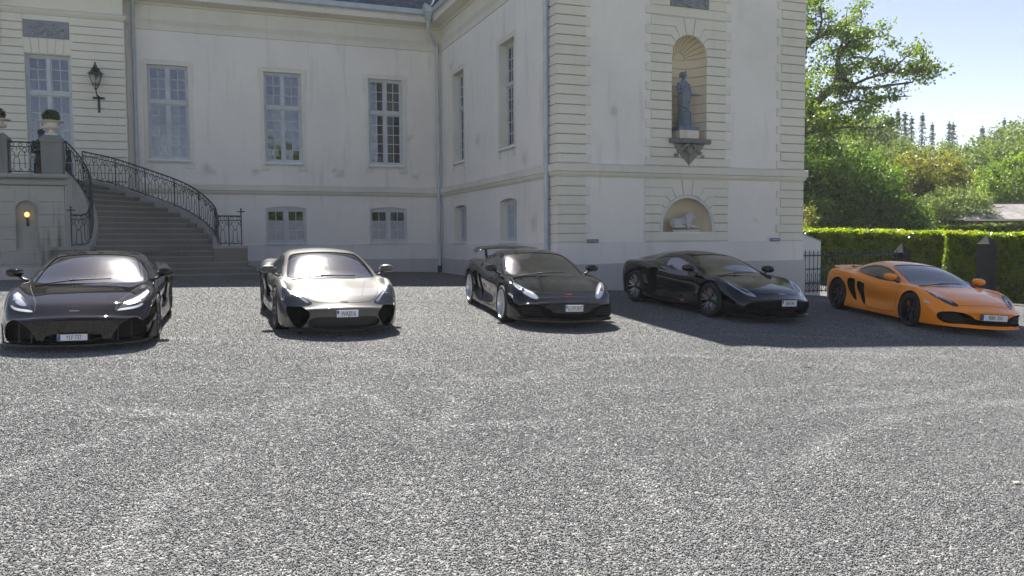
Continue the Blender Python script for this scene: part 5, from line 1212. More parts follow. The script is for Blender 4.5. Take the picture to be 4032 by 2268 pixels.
def wiper(parent, bvh, p0, p1, mat=BLKPL):
    def on(x, y, o): loc, n_, _, _ = bvh.ray_cast(Vector((x, y, 2)), Vector((0, 0, -1))); return loc+Vector((0, 0, o))
    a = on(*p0, .028); b = on(*p1, .03); pts = [on(p0[0]+(p1[0]-p0[0])*t, p0[1]+(p1[1]-p0[1])*t, .03) for t in [k/8 for k in range(9)]]
    m = MB(); m.tube(pts, [.014]*3+[.010]*6, 6); m.ball(a, .019, 8, 6); m.obj('wiper', mat, parent, smooth=True)
    q = on(p0[0]+.03, p0[1]-(p1[1]-p0[1])*.9, .015); m = MB(); m.tube([q, a], .009, 6); m.obj('wiper_blade', mat, parent)

def make_car(label, pose, spec):
    """spec: dict with outlines; car frame X forward, Y left, Z up, origin at mid wheelbase on the ground"""
    x, y, yaw = pose; c, s = math.cos(yaw), math.sin(yaw); wb = spec.get('wb', 1.335); g = lambda X, Y: ground(x+c*X-s*Y, y+s*X+c*Y)
    fl, fr, rl, rr_ = g(wb, .83), g(wb, -.83), g(-wb, .83), g(-wb, -.83)
    pitch = -math.atan(((fl+fr)-(rl+rr_))/2/(2*wb)); roll = math.atan(((fl+rl)-(fr+rr_))/2/1.66)
    car = thing('sports_car', label, 'car', (x, y, (fl+fr+rl+rr_)/4+spec.get('dz', 0)), 0, spec.get('group'))
    car.rotation_euler = (roll, pitch, yaw)
    sh = CarShape(spec); P = spec['paint']; body = mesh_obj(sh.solid(), P, 'body'); bm = bmesh.new(); bm.from_mesh(body.data); bvh = BVHTree.FromBMesh(bm); bm.free()
    cut = [mesh_obj(sh.cavity(), BLKPL)]
    rF, rR = spec.get('rF', .325), spec.get('rR', .345); aF, aR = spec.get('aF', rF+.032), spec.get('aR', rR+.034)
    for (wx, r, a) in ((wb, rF, aF), (-wb, rR, aR)):
        for sd in (-1, 1):
            m = MB(); m.lathe([(a, 0), (a, .6)], 48, axis='y'); m.v = [(wx+p[0], sd*(.58+p[1]), r+.012+p[2]) for p in m.v]; cut.append(mesh_obj(m, MESHBL))
    ws = smooth_poly(spec['windshield']); cut.append(mesh_obj(view_prism('top', ws, .72, 1.4), GLOSSBL))
    sw = smooth_poly(spec['side_window']); cut.append(mesh_obj(view_prism('side', sw, -1.3, 1.3), GLOSSBL))
    for (view, poly, lo, hi, mat) in spec.get('cuts', ()):
        if view == 'side':
            for sd in (-1, 1): cut.append(mesh_obj(view_prism('side', poly, *sorted((sd*lo, sd*hi))), mat))
        elif view == 'frontsym':
            for sd in (-1, 1): cut.append(mesh_obj(view_prism('front', [(sd*a, b) for a, b in poly], lo, hi), mat))
        else: cut.append(mesh_obj(view_prism(view, poly, lo, hi), mat))
    boolean_cut(body, cut); body.parent = car
    # glass
    grow = lambda poly, k: [(a+(a-sum(p[0] for p in poly)/len(poly))*k, b+(b-sum(p[1] for p in poly)/len(poly))*k) for a, b in poly]
    link('windshield', patch(bvh, 'top', grow(ws, .012), -.010, .004, .04), car).data.materials.append(CARGL)
    for v_ in ('sideL', 'sideR'): link('side_window', patch(bvh, v_, grow(sw, .012), -.008, .004, .05), car).data.materials.append(CARGL)
    fl_ = lambda P_: [tuple(p) for p in P_]+[tuple(P_[0])]
    ribbon(bvh, 'top', fl_(ws), .034, .0012).obj('windshield_surround', GLOSSBL, car)
    for v_ in ('sideL', 'sideR'): ribbon(bvh, v_, fl_(sw), .022, .0012).obj('window_trim', GLOSSBL, car)
    # skins: lamps, trims
    for (name, view, poly, off, mat, sym) in spec.get('skins', ()):
        for sd in ((1, -1) if sym else (1,)):
            vw = view if view not in ('side',) else ('sideL' if sd > 0 else 'sideR'); pl = [(a, sd*b) for a, b in poly] if view == 'top' else ([(sd*a, b) for a, b in poly] if view in ('front', 'back') else poly)
            link(name, patch(bvh, vw, pl, off, .008, .035), car).data.materials.append(mat)
    for (name, view, pts, w, mat, sym) in spec.get('lines', ()):
        for sd in ((1, -1) if sym else (1,)):
            vw = view if view not in ('side',) else ('sideL' if sd > 0 else 'sideR'); pl = [(a, sd*b) for a, b in pts] if view == 'top' else ([(sd*a, b) for a, b in pts] if view in ('front', 'back') else pts)
            r_ = ribbon(bvh, vw, pl, w, .0015)
            if r_.v: r_.obj(name, mat, car)
    for (wx, r, rim, wd, yc) in ((wb, rF, spec.get('rimF', .252), .235, .828), (-wb, rR, spec.get('rimR', .265), .295, .80)):
        for sd in (-1, 1): wheel(car, wx, sd*yc, r, rim, spec['rim'], sd, spec['rimmat'], spec.get('caliper'), wd)
    for sd in (-1, 1): mirror_pod(car, bvh, sd, spec.get('mirror_paint', P), spec.get('mirror', (.70, .975, .905)), spec.get('mirror_size', (.10, .115, .068)), spec.get('mirror_arm'))
    for sd in (-1, 1): seat(car, -.10, sd*.36, spec.get('seatmat', SEATM))
    steering(car, .42, .36, .82)
    m = MB(); m.grid([[(xx, yy*wd, zz) for yy in [-1+.1*k for k in range(21)]] for xx, zz, wd in ((1.05, .77, .66), (.85, .80, .70), (.62, .80, .70), (.52, .74, .70), (.50, .5, .68))]); m.obj('dashboard', BLKPL, car, smooth=True)
    wiper(car, bvh, *spec.get('wiper', ((1.16, -.22), (1.08, .30))))
    fn = spec.get('extra')
    if fn: fn(car, bvh, sh)
    return car
def fascia_x(bvh, y, z): loc, n_, _, _ = bvh.ray_cast(Vector((4, y, z)), Vector((-1, 0, 0))); return loc.x if loc else 2.3
def badge(car, bvh, y0, z0, mat=CHROME, w=.055):
    x0 = fascia_x(bvh, y0, z0); loc, n_, _, _ = bvh.ray_cast(Vector((x0+.001, y0, 2)), Vector((0, 0, -1)))
    return None
WS12 = [(1.24, 0), (1.21, .30), (1.10, .60), (1.02, .69), (.94, .70), (.70, .668), (.40, .625), (.13, .575), (.06, .53), (.10, .3), (.12, 0), (.10, -.3), (.06, -.53), (.13, -.575), (.40, -.625), (.70, -.668), (.94, -.70), (1.02, -.69), (1.10, -.60), (1.21, -.30)]
SW12 = [(.78, .825), (.50, .935), (.25, 1.015), (0, 1.068), (-.28, 1.085), (-.55, 1.065), (-.85, 1.0), (-.98, .955), (-.75, .905), (-.35, .865), (.1, .825), (.5, .808)]
# ---- coupe: crescent side intakes, teardrop lamps, wide smile
VENT1 = [(-.66, .735), (-.80, .755), (-.97, .745), (-.95, .58), (-.85, .44), (-.69, .32), (-.55, .275), (-.64, .40), (-.69, .56)]
VENT2 = [(-.27, .675), (-.44, .70), (-.61, .72), (-.60, .57), (-.50, .41), (-.37, .28), (-.20, .225), (-.32, .36), (-.36, .52)]
_SM = [(.35, .195), (.50, .20), (.66, .175), (.80, .205), (.845, .30), (.82, .385), (.68, .415), (.50, .40), (.37, .35), (.31, .29)]
SMILE = [(0, .195)]+_SM+[(0, .285)]+[(-a, b) for a, b in _SM[::-1]]
HL12 = [(2.17, .50), (2.08, .53), (1.86, .62), (1.66, .735), (1.60, .80), (1.66, .825), (1.78, .80), (1.95, .735), (2.10, .63), (2.18, .545)]
def extra12(car, bvh, sh, sp):
    P = sp['paint']
    for sd in (-1, 1):
        # lamp internals on the reflector skin
        cxy = (1.88, .715); loc, n_, _, _ = bvh.ray_cast(Vector((cxy[0], sd*cxy[1], 2)), Vector((0, 0, -1))); q = n_.to_track_quat('Z', 'Y')
        if n_.z < 0: n_ = -n_; q = n_.to_track_quat('Z', 'Y')
        q2 = (n_*.75+Vector((.65, 0, .0))).normalized().to_track_quat('Z', 'Y')
        m = MB(); m.lathe([(.046, 0), (.046, .005), (.038, .006), (.035, .002), (.032, .001)], 24); o = m.obj('projector_ring', CHROME, car, smooth=True, angle=40); o.location = loc+n_*.0095; o.rotation_mode = 'QUATERNION'; o.rotation_quaternion = q
        m = MB(); m.ball((0, 0, 0), (.034, .034, .010), 16, 8); o = m.obj('projector_lens', LAMPD, car, smooth=True); o.location = loc+n_*.008; o.rotation_mode = 'QUATERNION'; o.rotation_quaternion = q
        # grille blades in the corner intakes
        for k in range(4):
            z = .245+.036*k; y0, y1 = (.46, .78); m = MB(); m.tube([(fascia_x(bvh, sd*yy, z)-.035, sd*yy, z) for yy in (y0+.02*k, .62, .74, y1)], .006, 5); m.obj('intake_blade', BLKPL, car)
    # nose badge
    xx = 2.20; loc, n_, _, _ = bvh.ray_cast(Vector((xx, 0, 2)), Vector((0, 0, -1))); m = MB(); m.prism([(-.05, -.012), (-.02, .005), (.045, .014), (.055, .004), (.02, -.004)], lambda a, b: (loc.x+b, loc.y+a, loc.z+.002), lambda a, b: (loc.x+b, loc.y+a, loc.z+.008)); m.obj('badge', sp.get('badge', CHROME), car)
    pl_z = .36 if sp['txt'] == 'RBK 355' else .375; px_ = fascia_x(bvh, 0, pl_z)+.02
    if sp['txt'] == 'RBK 355': plate(car, (px_, 0, pl_z-.01), 'RBK 355', .52, .11, .045, .098, .80)
    else: plate(car, (px_, .02, pl_z), 'GOFORIT', .30, .108, .026, .10, .60, frame=False)
    # splitter lip
    m = MB(); ys = [-.84+.07*k for k in range(25)]; m.grid([[(fascia_x(bvh, yy*.97, .17)+.02-(0 if q < 2 else .06), yy, z) for yy in ys] for q, z in enumerate((.135, .165, .165, .135))], False); m.obj('front_lip', sp.get('lip', P), car, smooth=True, angle=40)
    # rear wing
    wg = MB(); up = sp.get('wing_up', .03); zz = [sh.zf[11](-1.85)+up-.05*(abs(t)**2.2) for t in [-1+.1*k for k in range(21)]]
    rows = []
    for (dx, dz) in ((.16, .0), (.10, .028), (-.02, .03), (-.15, .055), (-.16, .045), (0, .012), (.14, -.008)): rows.append([(-1.80+dx-.05*(1-t*t), t*.74, z+dz-(.05 if abs(t) > .99 and up > .1 else 0)) for t, z in zip([-1+.1*k for k in range(21)], zz)])
    wg.grid(rows+[rows[0]]); wg.poly([r[0] for r in rows]); wg.poly([r[-1] for r in rows]); wg.obj('rear_wing', P, car, smooth=True, angle=50)
    if up > .1:
        for sd in (-1, 1): m = MB(); m.prism([(-1.62, sh.zf[11](-1.85)-.06), (-1.78, sh.zf[11](-1.85)-.06), (-1.86, sh.zf[11](-1.85)+up), (-1.76, sh.zf[11](-1.85)+up)], lambda a, b: (a, sd*.50-.015, b), lambda a, b: (a, sd*.50+.015, b)); m.obj('wing_strut', BLKPL, car)
    # sill blade and rear deck opening
    m = MB(); m.box(-1.62, -.98, -.48, .48, sh.zf[11](-1.5)-.09, sh.zf[11](-1.5)-.03); m.obj('engine_deck', BLKPL, car)
def spec12(P, txt, rim, rimmat, caliper, lamp, **k):
    d = dict(paint=P, txt=txt, windshield=WS12, side_window=SW12, rim=rim, rimmat=rimmat, caliper=caliper,
             cuts=[('side', smooth_poly(VENT1), .80, 1.05, MESHBL), ('side', smooth_poly(VENT2), .83, 1.05, MESHBL), ('front', smooth_poly(SMILE, 1), 2.02, 2.6, MESHBL)],
             skins=[('headlight', 'top', smooth_poly(HL12), .0025, lamp, True), ('headlight_led', 'top', smooth_poly([(2.06, .555), (1.86, .66), (1.72, .745), (1.70, .775), (1.88, .685), (2.07, .585)]), .0065, LEDW if lamp is LAMPG else LAMPG, True),
                    ('side_marker', 'side', smooth_poly([(1.70, .555), (1.72, .525), (1.90, .50), (1.80, .545)]), .002, LEDW, True)],
             lines=[('panel_gap', 'top', [(2.25, .0), (2.245, .2), (2.21, .38), (2.16, .50)], .008, SEAM, True), ('panel_gap', 'top', [(1.60, .79), (1.45, .76), (1.28, .735), (1.12, .72)], .008, SEAM, True),
                    ('panel_gap', 'side', [(.98, .77), (.90, .66), (.86, .5), (.86, .32), (.80, .22), (.4, .19), (-.1, .20), (-.28, .26)], .008, SEAM, True), ('panel_gap', 'side', [(1.335, .70), (1.34, .78)], .006, SEAM, True)])
    d.update(k); d['extra'] = lambda car, bvh, sh: extra12(car, bvh, sh, d); return d
LINES12 = spec12(P_BLACK, '', 'five', BLKRIM, None, LAMPD)['lines']
def lamp_dot(car, bvh, x_, y_, r_, mat=CHROME):
    for sd in (-1, 1):
        loc, n_, _, _ = bvh.ray_cast(Vector((x_, sd*y_, 2)), Vector((0, 0, -1)))
        if n_.z < 0: n_ = -n_
        m = MB(); m.lathe([(r_, 0), (r_, .004), (r_*.8, .005), (r_*.75, .002)], 18); o = m.obj('projector', mat, car, smooth=True, angle=40); o.location = loc+n_*.007; o.rotation_mode = 'QUATERNION'; o.rotation_quaternion = n_.to_track_quat('Z', 'Y')
def nose_badge(car, bvh, x_, mat=CHROME, y_=0, w=.06):
    loc, n_, _, _ = bvh.ray_cast(Vector((x_, y_, 2)), Vector((0, 0, -1))); m = MB(); m.prism([(-w, -.006), (w*.8, .004), (w, .014), (w*.9, -.003), (-w, -.012)], lambda a, b: (loc.x+b, loc.y+a, loc.z+.002), lambda a, b: (loc.x+b, loc.y+a, loc.z+.009)); m.obj('badge', mat, car)
def splitter(car, bvh, z0, z1, out, mat, ymax=.86, xoff=0):
    ys = [-ymax+2*ymax*k/24 for k in range(25)]; m = MB(); m.grid([[(fascia_x(bvh, yy*.96, max(z1, .16))+out*(1 if q < 2 else -1.2)+xoff, yy, z) for yy in ys] for q, z in enumerate((z0, z1, z1, z0))]); m.obj('splitter', mat, car, smooth=True, angle=40)
# --- dark bronze long-tail style car ------------------------------------------------
def extra1(car, bvh, sh):
    nose_badge(car, bvh, 2.28); splitter(car, bvh, .095, .118, .05, BLKPL, .90); plate(car, (fascia_x(bvh, 0, .20)+.03, .0, .215), 'YLF 737', .345, .08, .036, .072, .74)
    for sd in (-1, 1):
        m = MB(); m.prism([(2.06, .115), (1.80, .115), (1.76, .30), (1.82, .34)], lambda a, b: (a, sd*(.935-.28*(a-1.75)), b), lambda a, b: (a, sd*(.95-.28*(a-1.75)), b)); m.obj('aero_endplate', BLKPL, car)
        for yy in (.50, .66): m = MB(); m.prism([(.0, .13), (.05, .13), (.02, .36), (.0, .36)], lambda a, b: (fascia_x(bvh, sd*yy, .25)-.10+a, sd*yy-.006, b), lambda a, b: (fascia_x(bvh, sd*yy, .25)-.10+a, sd*yy+.006, b)); m.obj('intake_vane', BLKPL, car)
    lamp_dot(car, bvh, 1.84, .76, .024)
INT1 = smooth_poly([(.40, .135), (.62, .13), (.83, .15), (.845, .30), (.76, .415), (.66, .43), (.52, .33)], 1)
EYE1 = [(2.20, .46), (2.06, .535), (1.82, .64), (1.62, .755), (1.58, .815), (1.68, .845), (1.84, .82), (2.0, .74), (2.12, .62), (2.20, .50)]
SPECS = {}
SPECS['c1'] = dict(paint=P_BROWN, windshield=WS12, side_window=SW12, rim='ten', rimmat=BLKRIM, txt='', plan=.46, mirror=(.72, 1.0, .92), mirror_size=(.11, .12, .072),
    cuts=[('side', smooth_poly([(-.18, .68), (-.45, .74), (-.78, .79), (-.86, .70), (-.82, .50), (-.70, .36), (-.52, .30), (-.34, .42)]), .70, 1.05, MESHBL), ('frontsym', INT1, 1.95, 2.6, MESHBL), ('front', smooth_poly([(-.36, .14), (.36, .14), (.30, .265), (-.30, .265)], 1), 2.1, 2.7, MESHBL)],
    skins=[('headlight', 'top', smooth_poly(EYE1), .0025, LAMPD, True), ('headlight_bowl', 'top', smooth_poly([(2.05, .57), (1.86, .665), (1.68, .765), (1.66, .81), (1.80, .79), (1.98, .70)]), .005, LAMPG, True), ('headlight_led', 'top', smooth_poly([(2.19, .478), (2.13, .53), (2.03, .70), (1.93, .785), (1.96, .785), (2.06, .70), (2.15, .56)]), .0065, LEDW, True)],
    lines=[('panel_gap', 'top', [(2.18, .47), (1.95, .50), (1.6, .60), (1.3, .68), (1.12, .715)], .007, SEAM, True)]+LINES12[2:3], wiper=((1.17, -.20), (1.10, .30)), extra=extra1)
# --- greige hybrid coupe ----------------------------------------------------------------
def extra2(car, bvh, sh):
    nose_badge(car, bvh, 2.27, w=.055); splitter(car, bvh, .11, .125, .03, BLKPL, .80); plate(car, (fascia_x(bvh, 0, .36)+.012, .02, .375), 'WAJ016', .32, .105, .034, .105, .60, frame=False)
    lamp_dot(car, bvh, 1.90, .72, .02)
EYE2 = [(2.20, .45), (2.10, .52), (1.88, .64), (1.68, .76), (1.62, .83), (1.72, .87), (1.90, .86), (2.04, .80), (2.14, .68), (2.21, .52)]
INT2 = smooth_poly([(.62, .14), (.71, .14), (.785, .26), (.835, .40), (.80, .49), (.70, .49), (.55, .43), (.50, .34), (.56, .22)], 1)
SPECS['c2'] = dict(paint=P_GREIGE, windshield=WS12, side_window=SW12, rim='ten', rimmat=BLKRIM, txt='', wb=1.32, plan=.52, mirror=(.72, .985, .915), mirror_size=(.10, .125, .07), rF=.335, rR=.35,
    cuts=[('side', smooth_poly([(-.10, .70), (-.40, .77), (-.74, .80), (-.82, .70), (-.80, .48), (-.68, .33), (-.46, .28), (-.30, .42)]), .66, 1.05, MESHBL), ('frontsym', INT2, 1.85, 2.6, MESHBL), ('front', smooth_poly([(-.42, .14), (.42, .14), (.56, .20), (.50, .30), (.30, .325), (-.30, .325), (-.50, .30), (-.56, .20)], 1), 2.12, 2.7, BLKPL)],
    skins=[('headlight', 'top', smooth_poly(EYE2), .0025, LAMPD, True), ('headlight_led', 'top', smooth_poly([(2.16, .50), (2.0, .60), (1.80, .72), (1.78, .75), (2.0, .635), (2.17, .535)]), .0065, LAMPG, True)],
    lines=[('panel_gap', 'top', [(2.30, 0), (2.28, .2), (2.22, .38), (2.10, .50), (1.85, .60), (1.5, .66), (1.25, .685)], .008, SEAM, True), ('hood_crease', 'top', [(2.10, .30), (1.7, .40), (1.3, .50)], .005, SEAM, True)]+LINES12[2:3],
    tweak=((10, 4, 0, -.012), (10, 3, 0, -.012), (10, 2, 0, -.008), (6, 4, 0, .02), (6, 3, 0, .02), (7, 4, 0, .015), (7, 3, 0, .012), (5, 12, .015, .02), (6, 12, .015, .02), (5, 13, .02, .02)), wiper=((1.18, -.18), (1.16, .36)), seatmat=LEATH, extra=extra2)
# --- black grand tourer --------------------------------------------------------------------
def extra4(car, bvh, sh):
    nose_badge(car, bvh, 2.27, w=.055); splitter(car, bvh, .115, .13, .03, GLOSSBL, .84); plate(car, (fascia_x(bvh, 0, .38)+.014, .02, .385), 'EBH24U', .34, .11, .032, .105, .62, frame=False)
    for sd in (-1, 1):
        m = MB(); m.box(.38, .60, sd*.905-.004, sd*.905+.012, .205, .245); m.obj('side_reflector', AMBER, car)
EYE4 = [(2.20, .52), (2.05, .58), (1.82, .665), (1.62, .755), (1.58, .80), (1.68, .815), (1.86, .79), (2.02, .715), (2.14, .62), (2.21, .545)]
SPECS['c4'] = dict(paint=P_BLACK, windshield=WS12, side_window=[(.78, .825), (.50, .935), (.25, 1.015), (0, 1.068), (-.28, 1.088), (-.60, 1.07), (-.92, 1.01), (-1.0, .975), (-.75, .915), (-.35, .865), (.1, .825), (.5, .808)], rim='y10', rimmat=BLKRIM, txt='', plan=.48, caliper=CALO, rimF=.262, rimR=.272, rF=.335, rR=.35, mirror=(.74, 1.0, .90), mirror_size=(.10, .125, .075),
    cuts=[('side', smooth_poly([(-.48, .80), (-.72, .83), (-.90, .76), (-.90, .58), (-.80, .38), (-.64, .26), (-.54, .28), (-.53, .5), (-.50, .68)], 2), .74, 1.05, MESHBL), ('front', smooth_poly([(-.46, .15), (.46, .15), (.40, .27), (-.40, .27)], 1), 2.15, 2.7, MESHBL), ('frontsym', smooth_poly([(.56, .16), (.80, .17), (.80, .27), (.66, .34), (.58, .28)], 1), 2.0, 2.6, MESHBL)],
    skins=[('headlight', 'top', smooth_poly(EYE4), .0025, LAMPG, True), ('headlight_lens', 'top', smooth_poly([(2.12, .575), (1.95, .64), (1.74, .735), (1.70, .775), (1.84, .76), (2.02, .685)]), .005, LAMPD, True)],
    lines=[('panel_gap', 'top', [(2.26, 0), (2.25, .2), (2.20, .42), (2.05, .55), (1.75, .64), (1.45, .69)], .008, SEAM, True)]+LINES12[2:3],
    tweak=((11, 12, 0, .04), (11, 13, 0, .05), (11, 14, 0, .05), (11, 15, 0, .03), (10, 12, 0, .04), (10, 13, 0, .05), (10, 14, 0, .05), (10, 15, 0, .03), (9, 13, 0, .02), (9, 14, 0, .03), (6, 12, .01, .015), (6, 13, .015, .02), (7, 13, 0, .015), (11, 9, 0, .01)), extra=extra4)
SPECS['c3'] = spec12(P_BLACK, 'GOFORIT', 'split5', SILVER, None, LAMPG, wing_up=.165, badge=AMBER)
SPECS['c5'] = spec12(P_ORANGE, 'RBK 355', 'five', BLKRIM, CALO, LAMPD, wing_up=-.01)
#PLACE
make_car('dark bronze sports car with plate YLF 737 parked before the stone stair', (-6.42, 12.75, R(-70.9)), SPECS['c1'])
make_car('greige metallic sports car with plate WAJ016', (-3.37, 14.55, R(-69.1)), SPECS['c2'])
make_car('black sports car with raised rear wing, silver wheels and plate GOFORIT', (.36, 15.88, R(-75.1)), SPECS['c3'])
make_car('black grand tourer with spidery two-tone wheels and plate EBH24U beside the tower', (4.10, 17.40, R(-66.3)), SPECS['c4'])
make_car('bright orange sports car with black wheels parked by the hedge', (8.42, 17.32, R(-82.6)), SPECS['c5'])

# ================================================================== FENCE, WALL, PILLARS
def gz(P, off=0): return Vector((P.x, P.y, ground(P.x, P.y)+off))
t = thing('wing_wall', 'low whitewashed wall with sloping top joined to the tower corner', 'wall', B(8.16, .06, -.25), YAW)
MB().prism([(-.33, -.3), (.36, -.3), (.36, 1.58), (-.33, 1.80)], lambda a, z: (a, -.05, z), lambda a, z: (a, .25, z)).obj('wall', LIME, t); MB().prism([(-.33, 1.802), (.38, 1.576), (.38, 1.604), (-.33, 1.83)], lambda a, z: (a, -.07, z), lambda a, z: (a, .27, z)).obj('coping', STEPEDGE, t)
def iron_fence():
    z0 = -.18; t = thing('iron_fence', 'low spiked wrought iron fence between the tower corner and the small gate pillar', 'fence', B(7.9, -.03, z0), YAW); L_ = 3.55
    for h, nm in ((.06, 'rail'), (.28, 'rail'), (.70, 'rail'), (1.10, 'rail')): MB().box(-.02, L_, -.009, .009, h-.016, h+.016).obj(nm, IRON, t)
    n = int(L_/.152)
    for k in range(n+1):
        x = .03+k*.152; m = MB(); m.tube([(x, 0, .0), (x, 0, 1.16)], .0105, 6); m.lathe([(.0105, 1.15), (.017, 1.18), (.002, 1.26)], 6, (x, 0, 0)); m.obj('spiked_bar', IRON, t)
        if k < n:
            m = MB(); xc = x+.076; m.tube([(xc, 0, .28), (xc, 0, .50)], .008, 5); m.lathe([(.008, .49), (.016, .52), (.001, .60)], 6, (xc, 0, 0))
            for s in (-1, 1):
                m.tube([(xc+s*.076*math.cos(a), -.004, .45-.17*math.sin(a)) for a in [q*math.pi/2/6 for q in range(7)]], .007, 4)
                m.tube([(xc-s*.07, -.003, .07), (xc+s*.07, -.003, .27)], .007, 4)
            m.obj('dog_spike', IRON, t)
iron_fence()
PILM = plaster('pillar_stone', (.026, .027, .029), (.02, .021, .023), (.014, .015, .016), .5, .5)
for (u_, w_, zt, lab) in ((TW+3.86, .165, 1.27, 'slim dark stone gate pillar with pyramid cap at the end of the iron fence'), (TW+7.50, .205, 1.50, 'broad dark stone gate pillar with pyramid cap in front of the hedge')):
    P0 = B(u_, 0); g0 = ground(P0.x, P0.y); t = thing('gate_pillar', lab, 'pillar', (P0.x, P0.y, g0), YAW+.15); h = zt-g0
    m = MB(); m.box(-w_, w_, -w_, w_, -.1, h-.42); m.obj('shaft', PILM, t); m = MB(); m.lathe([(w_*1.42, h-.42), (w_*1.5, h-.40), (w_*1.5, h-.30), (w_*1.36, h-.28)], 4); m.v = [(p[0]*math.cos(R(45))-p[1]*math.sin(R(45)), p[0]*math.sin(R(45))+p[1]*math.cos(R(45)), p[2]) for p in m.v]; m.obj('collar', PILM, t)
    m = MB(); c_ = w_*.95; m.grid([[(-c_, -c_, h-.28), (c_, -c_, h-.28), (c_, c_, h-.28), (-c_, c_, h-.28)], [(0, 0, h)]*4], True); m.obj('cap', PILM, t)
# ================================================================== HEDGES
HEDL = leaf_mat('hornbeam_leaf', (.068, .12, .011), (.165, .215, .018), (3.0, 2.7, .9), 2.5, .28)
HEDL2 = leaf_mat('far_hedge_leaf', (.06, .11, .02), (.14, .19, .03), (1.6, 1.6, .8), 2.5, .5)
def hedge(name, label, A, Bp, zA, zB, thick, n, size, mat, seed):
    g = np.random.default_rng(seed); A, Bp = Vector(A), Vector(Bp); d = Bp-A; L_ = d.length; d.normalize(); nn = Vector((d.y, -d.x)); mid = (A+Bp)/2
    t = thing(name, label, 'hedge', (mid.x, mid.y, ground(mid.x, mid.y)))
    o = Vector((mid.x, mid.y, ground(mid.x, mid.y)))
    s = g.random(n); side = g.random(n); aF = 2.1; aT = thick; tot = 2*aF+aT
    off = np.where(side < .62, thick/2, np.where(side < .70, -thick/2, (g.random(n)-.5)*thick)); top = side >= .70
    zg = np.array([ground(A.x+d.x*L_*q, A.y+d.y*L_*q) for q in s]); zt = zA+(zB-zA)*s; bumpz = -.06+.025*np.sin(s*L_*3.1)+.03*np.sin(s*L_*7.7+1)+.02*np.sin(s*L_*17)
    zz = np.where(top, zt+bumpz, zg+(zt-zg)*g.random(n)**.85); off = off+g.normal(0, .045, n)+np.where(top, 0, np.sign(off)*(.06*np.sin(s*L_*2.3+zz*3)+.05*np.sin(s*L_*6+zz*5)))
    zz = zz+np.where(top, g.normal(0, .045, n), 0)
    c = np.stack([A.x+d.x*L_*s+nn.x*off-o.x, A.y+d.y*L_*s+nn.y*off-o.y, zz-o.z], 1)
    V, Fq = leaf_quads(c, size, g, aspect=.62); link('leaves', fast_mesh('leaves', V, Fq, mat), t)
    m = MB(); k = 14; rows = []
    for q in range(k+1):
        f = q/k; p = A.lerp(Bp, f); gz_ = ground(p.x, p.y); zt_ = zA+(zB-zA)*f-.16; h_ = thick/2-.09
        rows.append([tuple(Vector((p.x, p.y, z_))+Vector((nn.x, nn.y, 0))*h_*sg-o) for sg, z_ in ((1, gz_), (1, zt_), (-1, zt_), (-1, gz_))])
    m.grid(rows); m.poly(rows[0]); m.poly(rows[-1]); m.obj('branch_core', CORE, t)
def pd(px, d): r = ray(px, 940); return Vector((r.x/r.y*d, d))
hedge('hedge', 'long clipped green hedge with bright top behind the iron fence', pd(2820, 39.5), pd(3752, 30.4), 2.0, 1.60, 1.0, 62000, .05, HEDL, 1)
hedge('hedge', 'short clipped hedge section behind the broad gate pillar', pd(3752, 29.6), pd(4420, 25.2), 1.58, 1.42, 1.0, 52000, .045, HEDL, 2)
hedge('hedge', 'far clipped hedge in front of the red barn', pd(3705, 47), pd(4500, 40.5), 2.05, 2.25, 1.2, 20000, .07, HEDL2, 3)
# ================================================================== TREES
L_BEECH = leaf_mat('beech_leaf', (.06, .11, .014), (.15, .21, .024), (1.6, 1.6, .65), .8, .45)
L_DARK = leaf_mat('shaded_beech_leaf', (.045, .09, .016), (.105, .165, .026), (1.6, 1.7, .7), .8, .45)  # darker copy of the beech leaf, with shade put into its colour
L_YELL = leaf_mat('young_oak_leaf', (.10, .12, .022), (.20, .205, .04), (1.5, 1.45, .7), .6, .5)
L_WILL = leaf_mat('willow_leaf', (.10, .145, .045), (.18, .23, .075), (1.4, 1.4, .9), .5, .5)
L_LIME = leaf_mat('lime_leaf', (.08, .14, .018), (.17, .24, .03), (1.5, 1.6, .7), .5, .45)
L_FAR = leaf_mat('woodland_leaf', (.075, .125, .03), (.14, .19, .045), (1.4, 1.4, .8), .25, .5)
L_CON = leaf_mat('hazed_spruce_needle', (.075, .105, .09), (.13, .165, .135), (1.2, 1.3, 1), .3, .6)  # needle colour paled to paint in the distance haze
L_BUSH = leaf_mat('brown_bush_leaf', (.12, .085, .055), (.24, .18, .12), (1.4, 1.2, 1), 1.5, .6)
def crown_points(g, ells, nclump, nper, spread):
    vol = np.array([a[3]*a[4]*a[5] for a in ells]); w = vol/vol.sum(); C = []
    for (x, y, z, rx, ry, rz), q in zip(ells, w):
        m = max(4, int(nclump*q)); d = g.normal(size=(m, 3)); d /= np.linalg.norm(d, axis=1)[:, None]; r = (.30+.70*g.random((m, 1))**.55); C.append(np.array([x, y, z])+d*r*np.array([rx, ry, rz]))
    C = np.concatenate(C); n = len(C); k = g.integers(int(nper*.5), int(nper*1.6), n); idx = np.repeat(np.arange(n), k)
    p = C[idx]+g.normal(size=(len(idx), 3))*spread*np.array([1, 1, .62])*(.6+.8*g.random((n, 1)))[idx]
    return C, p
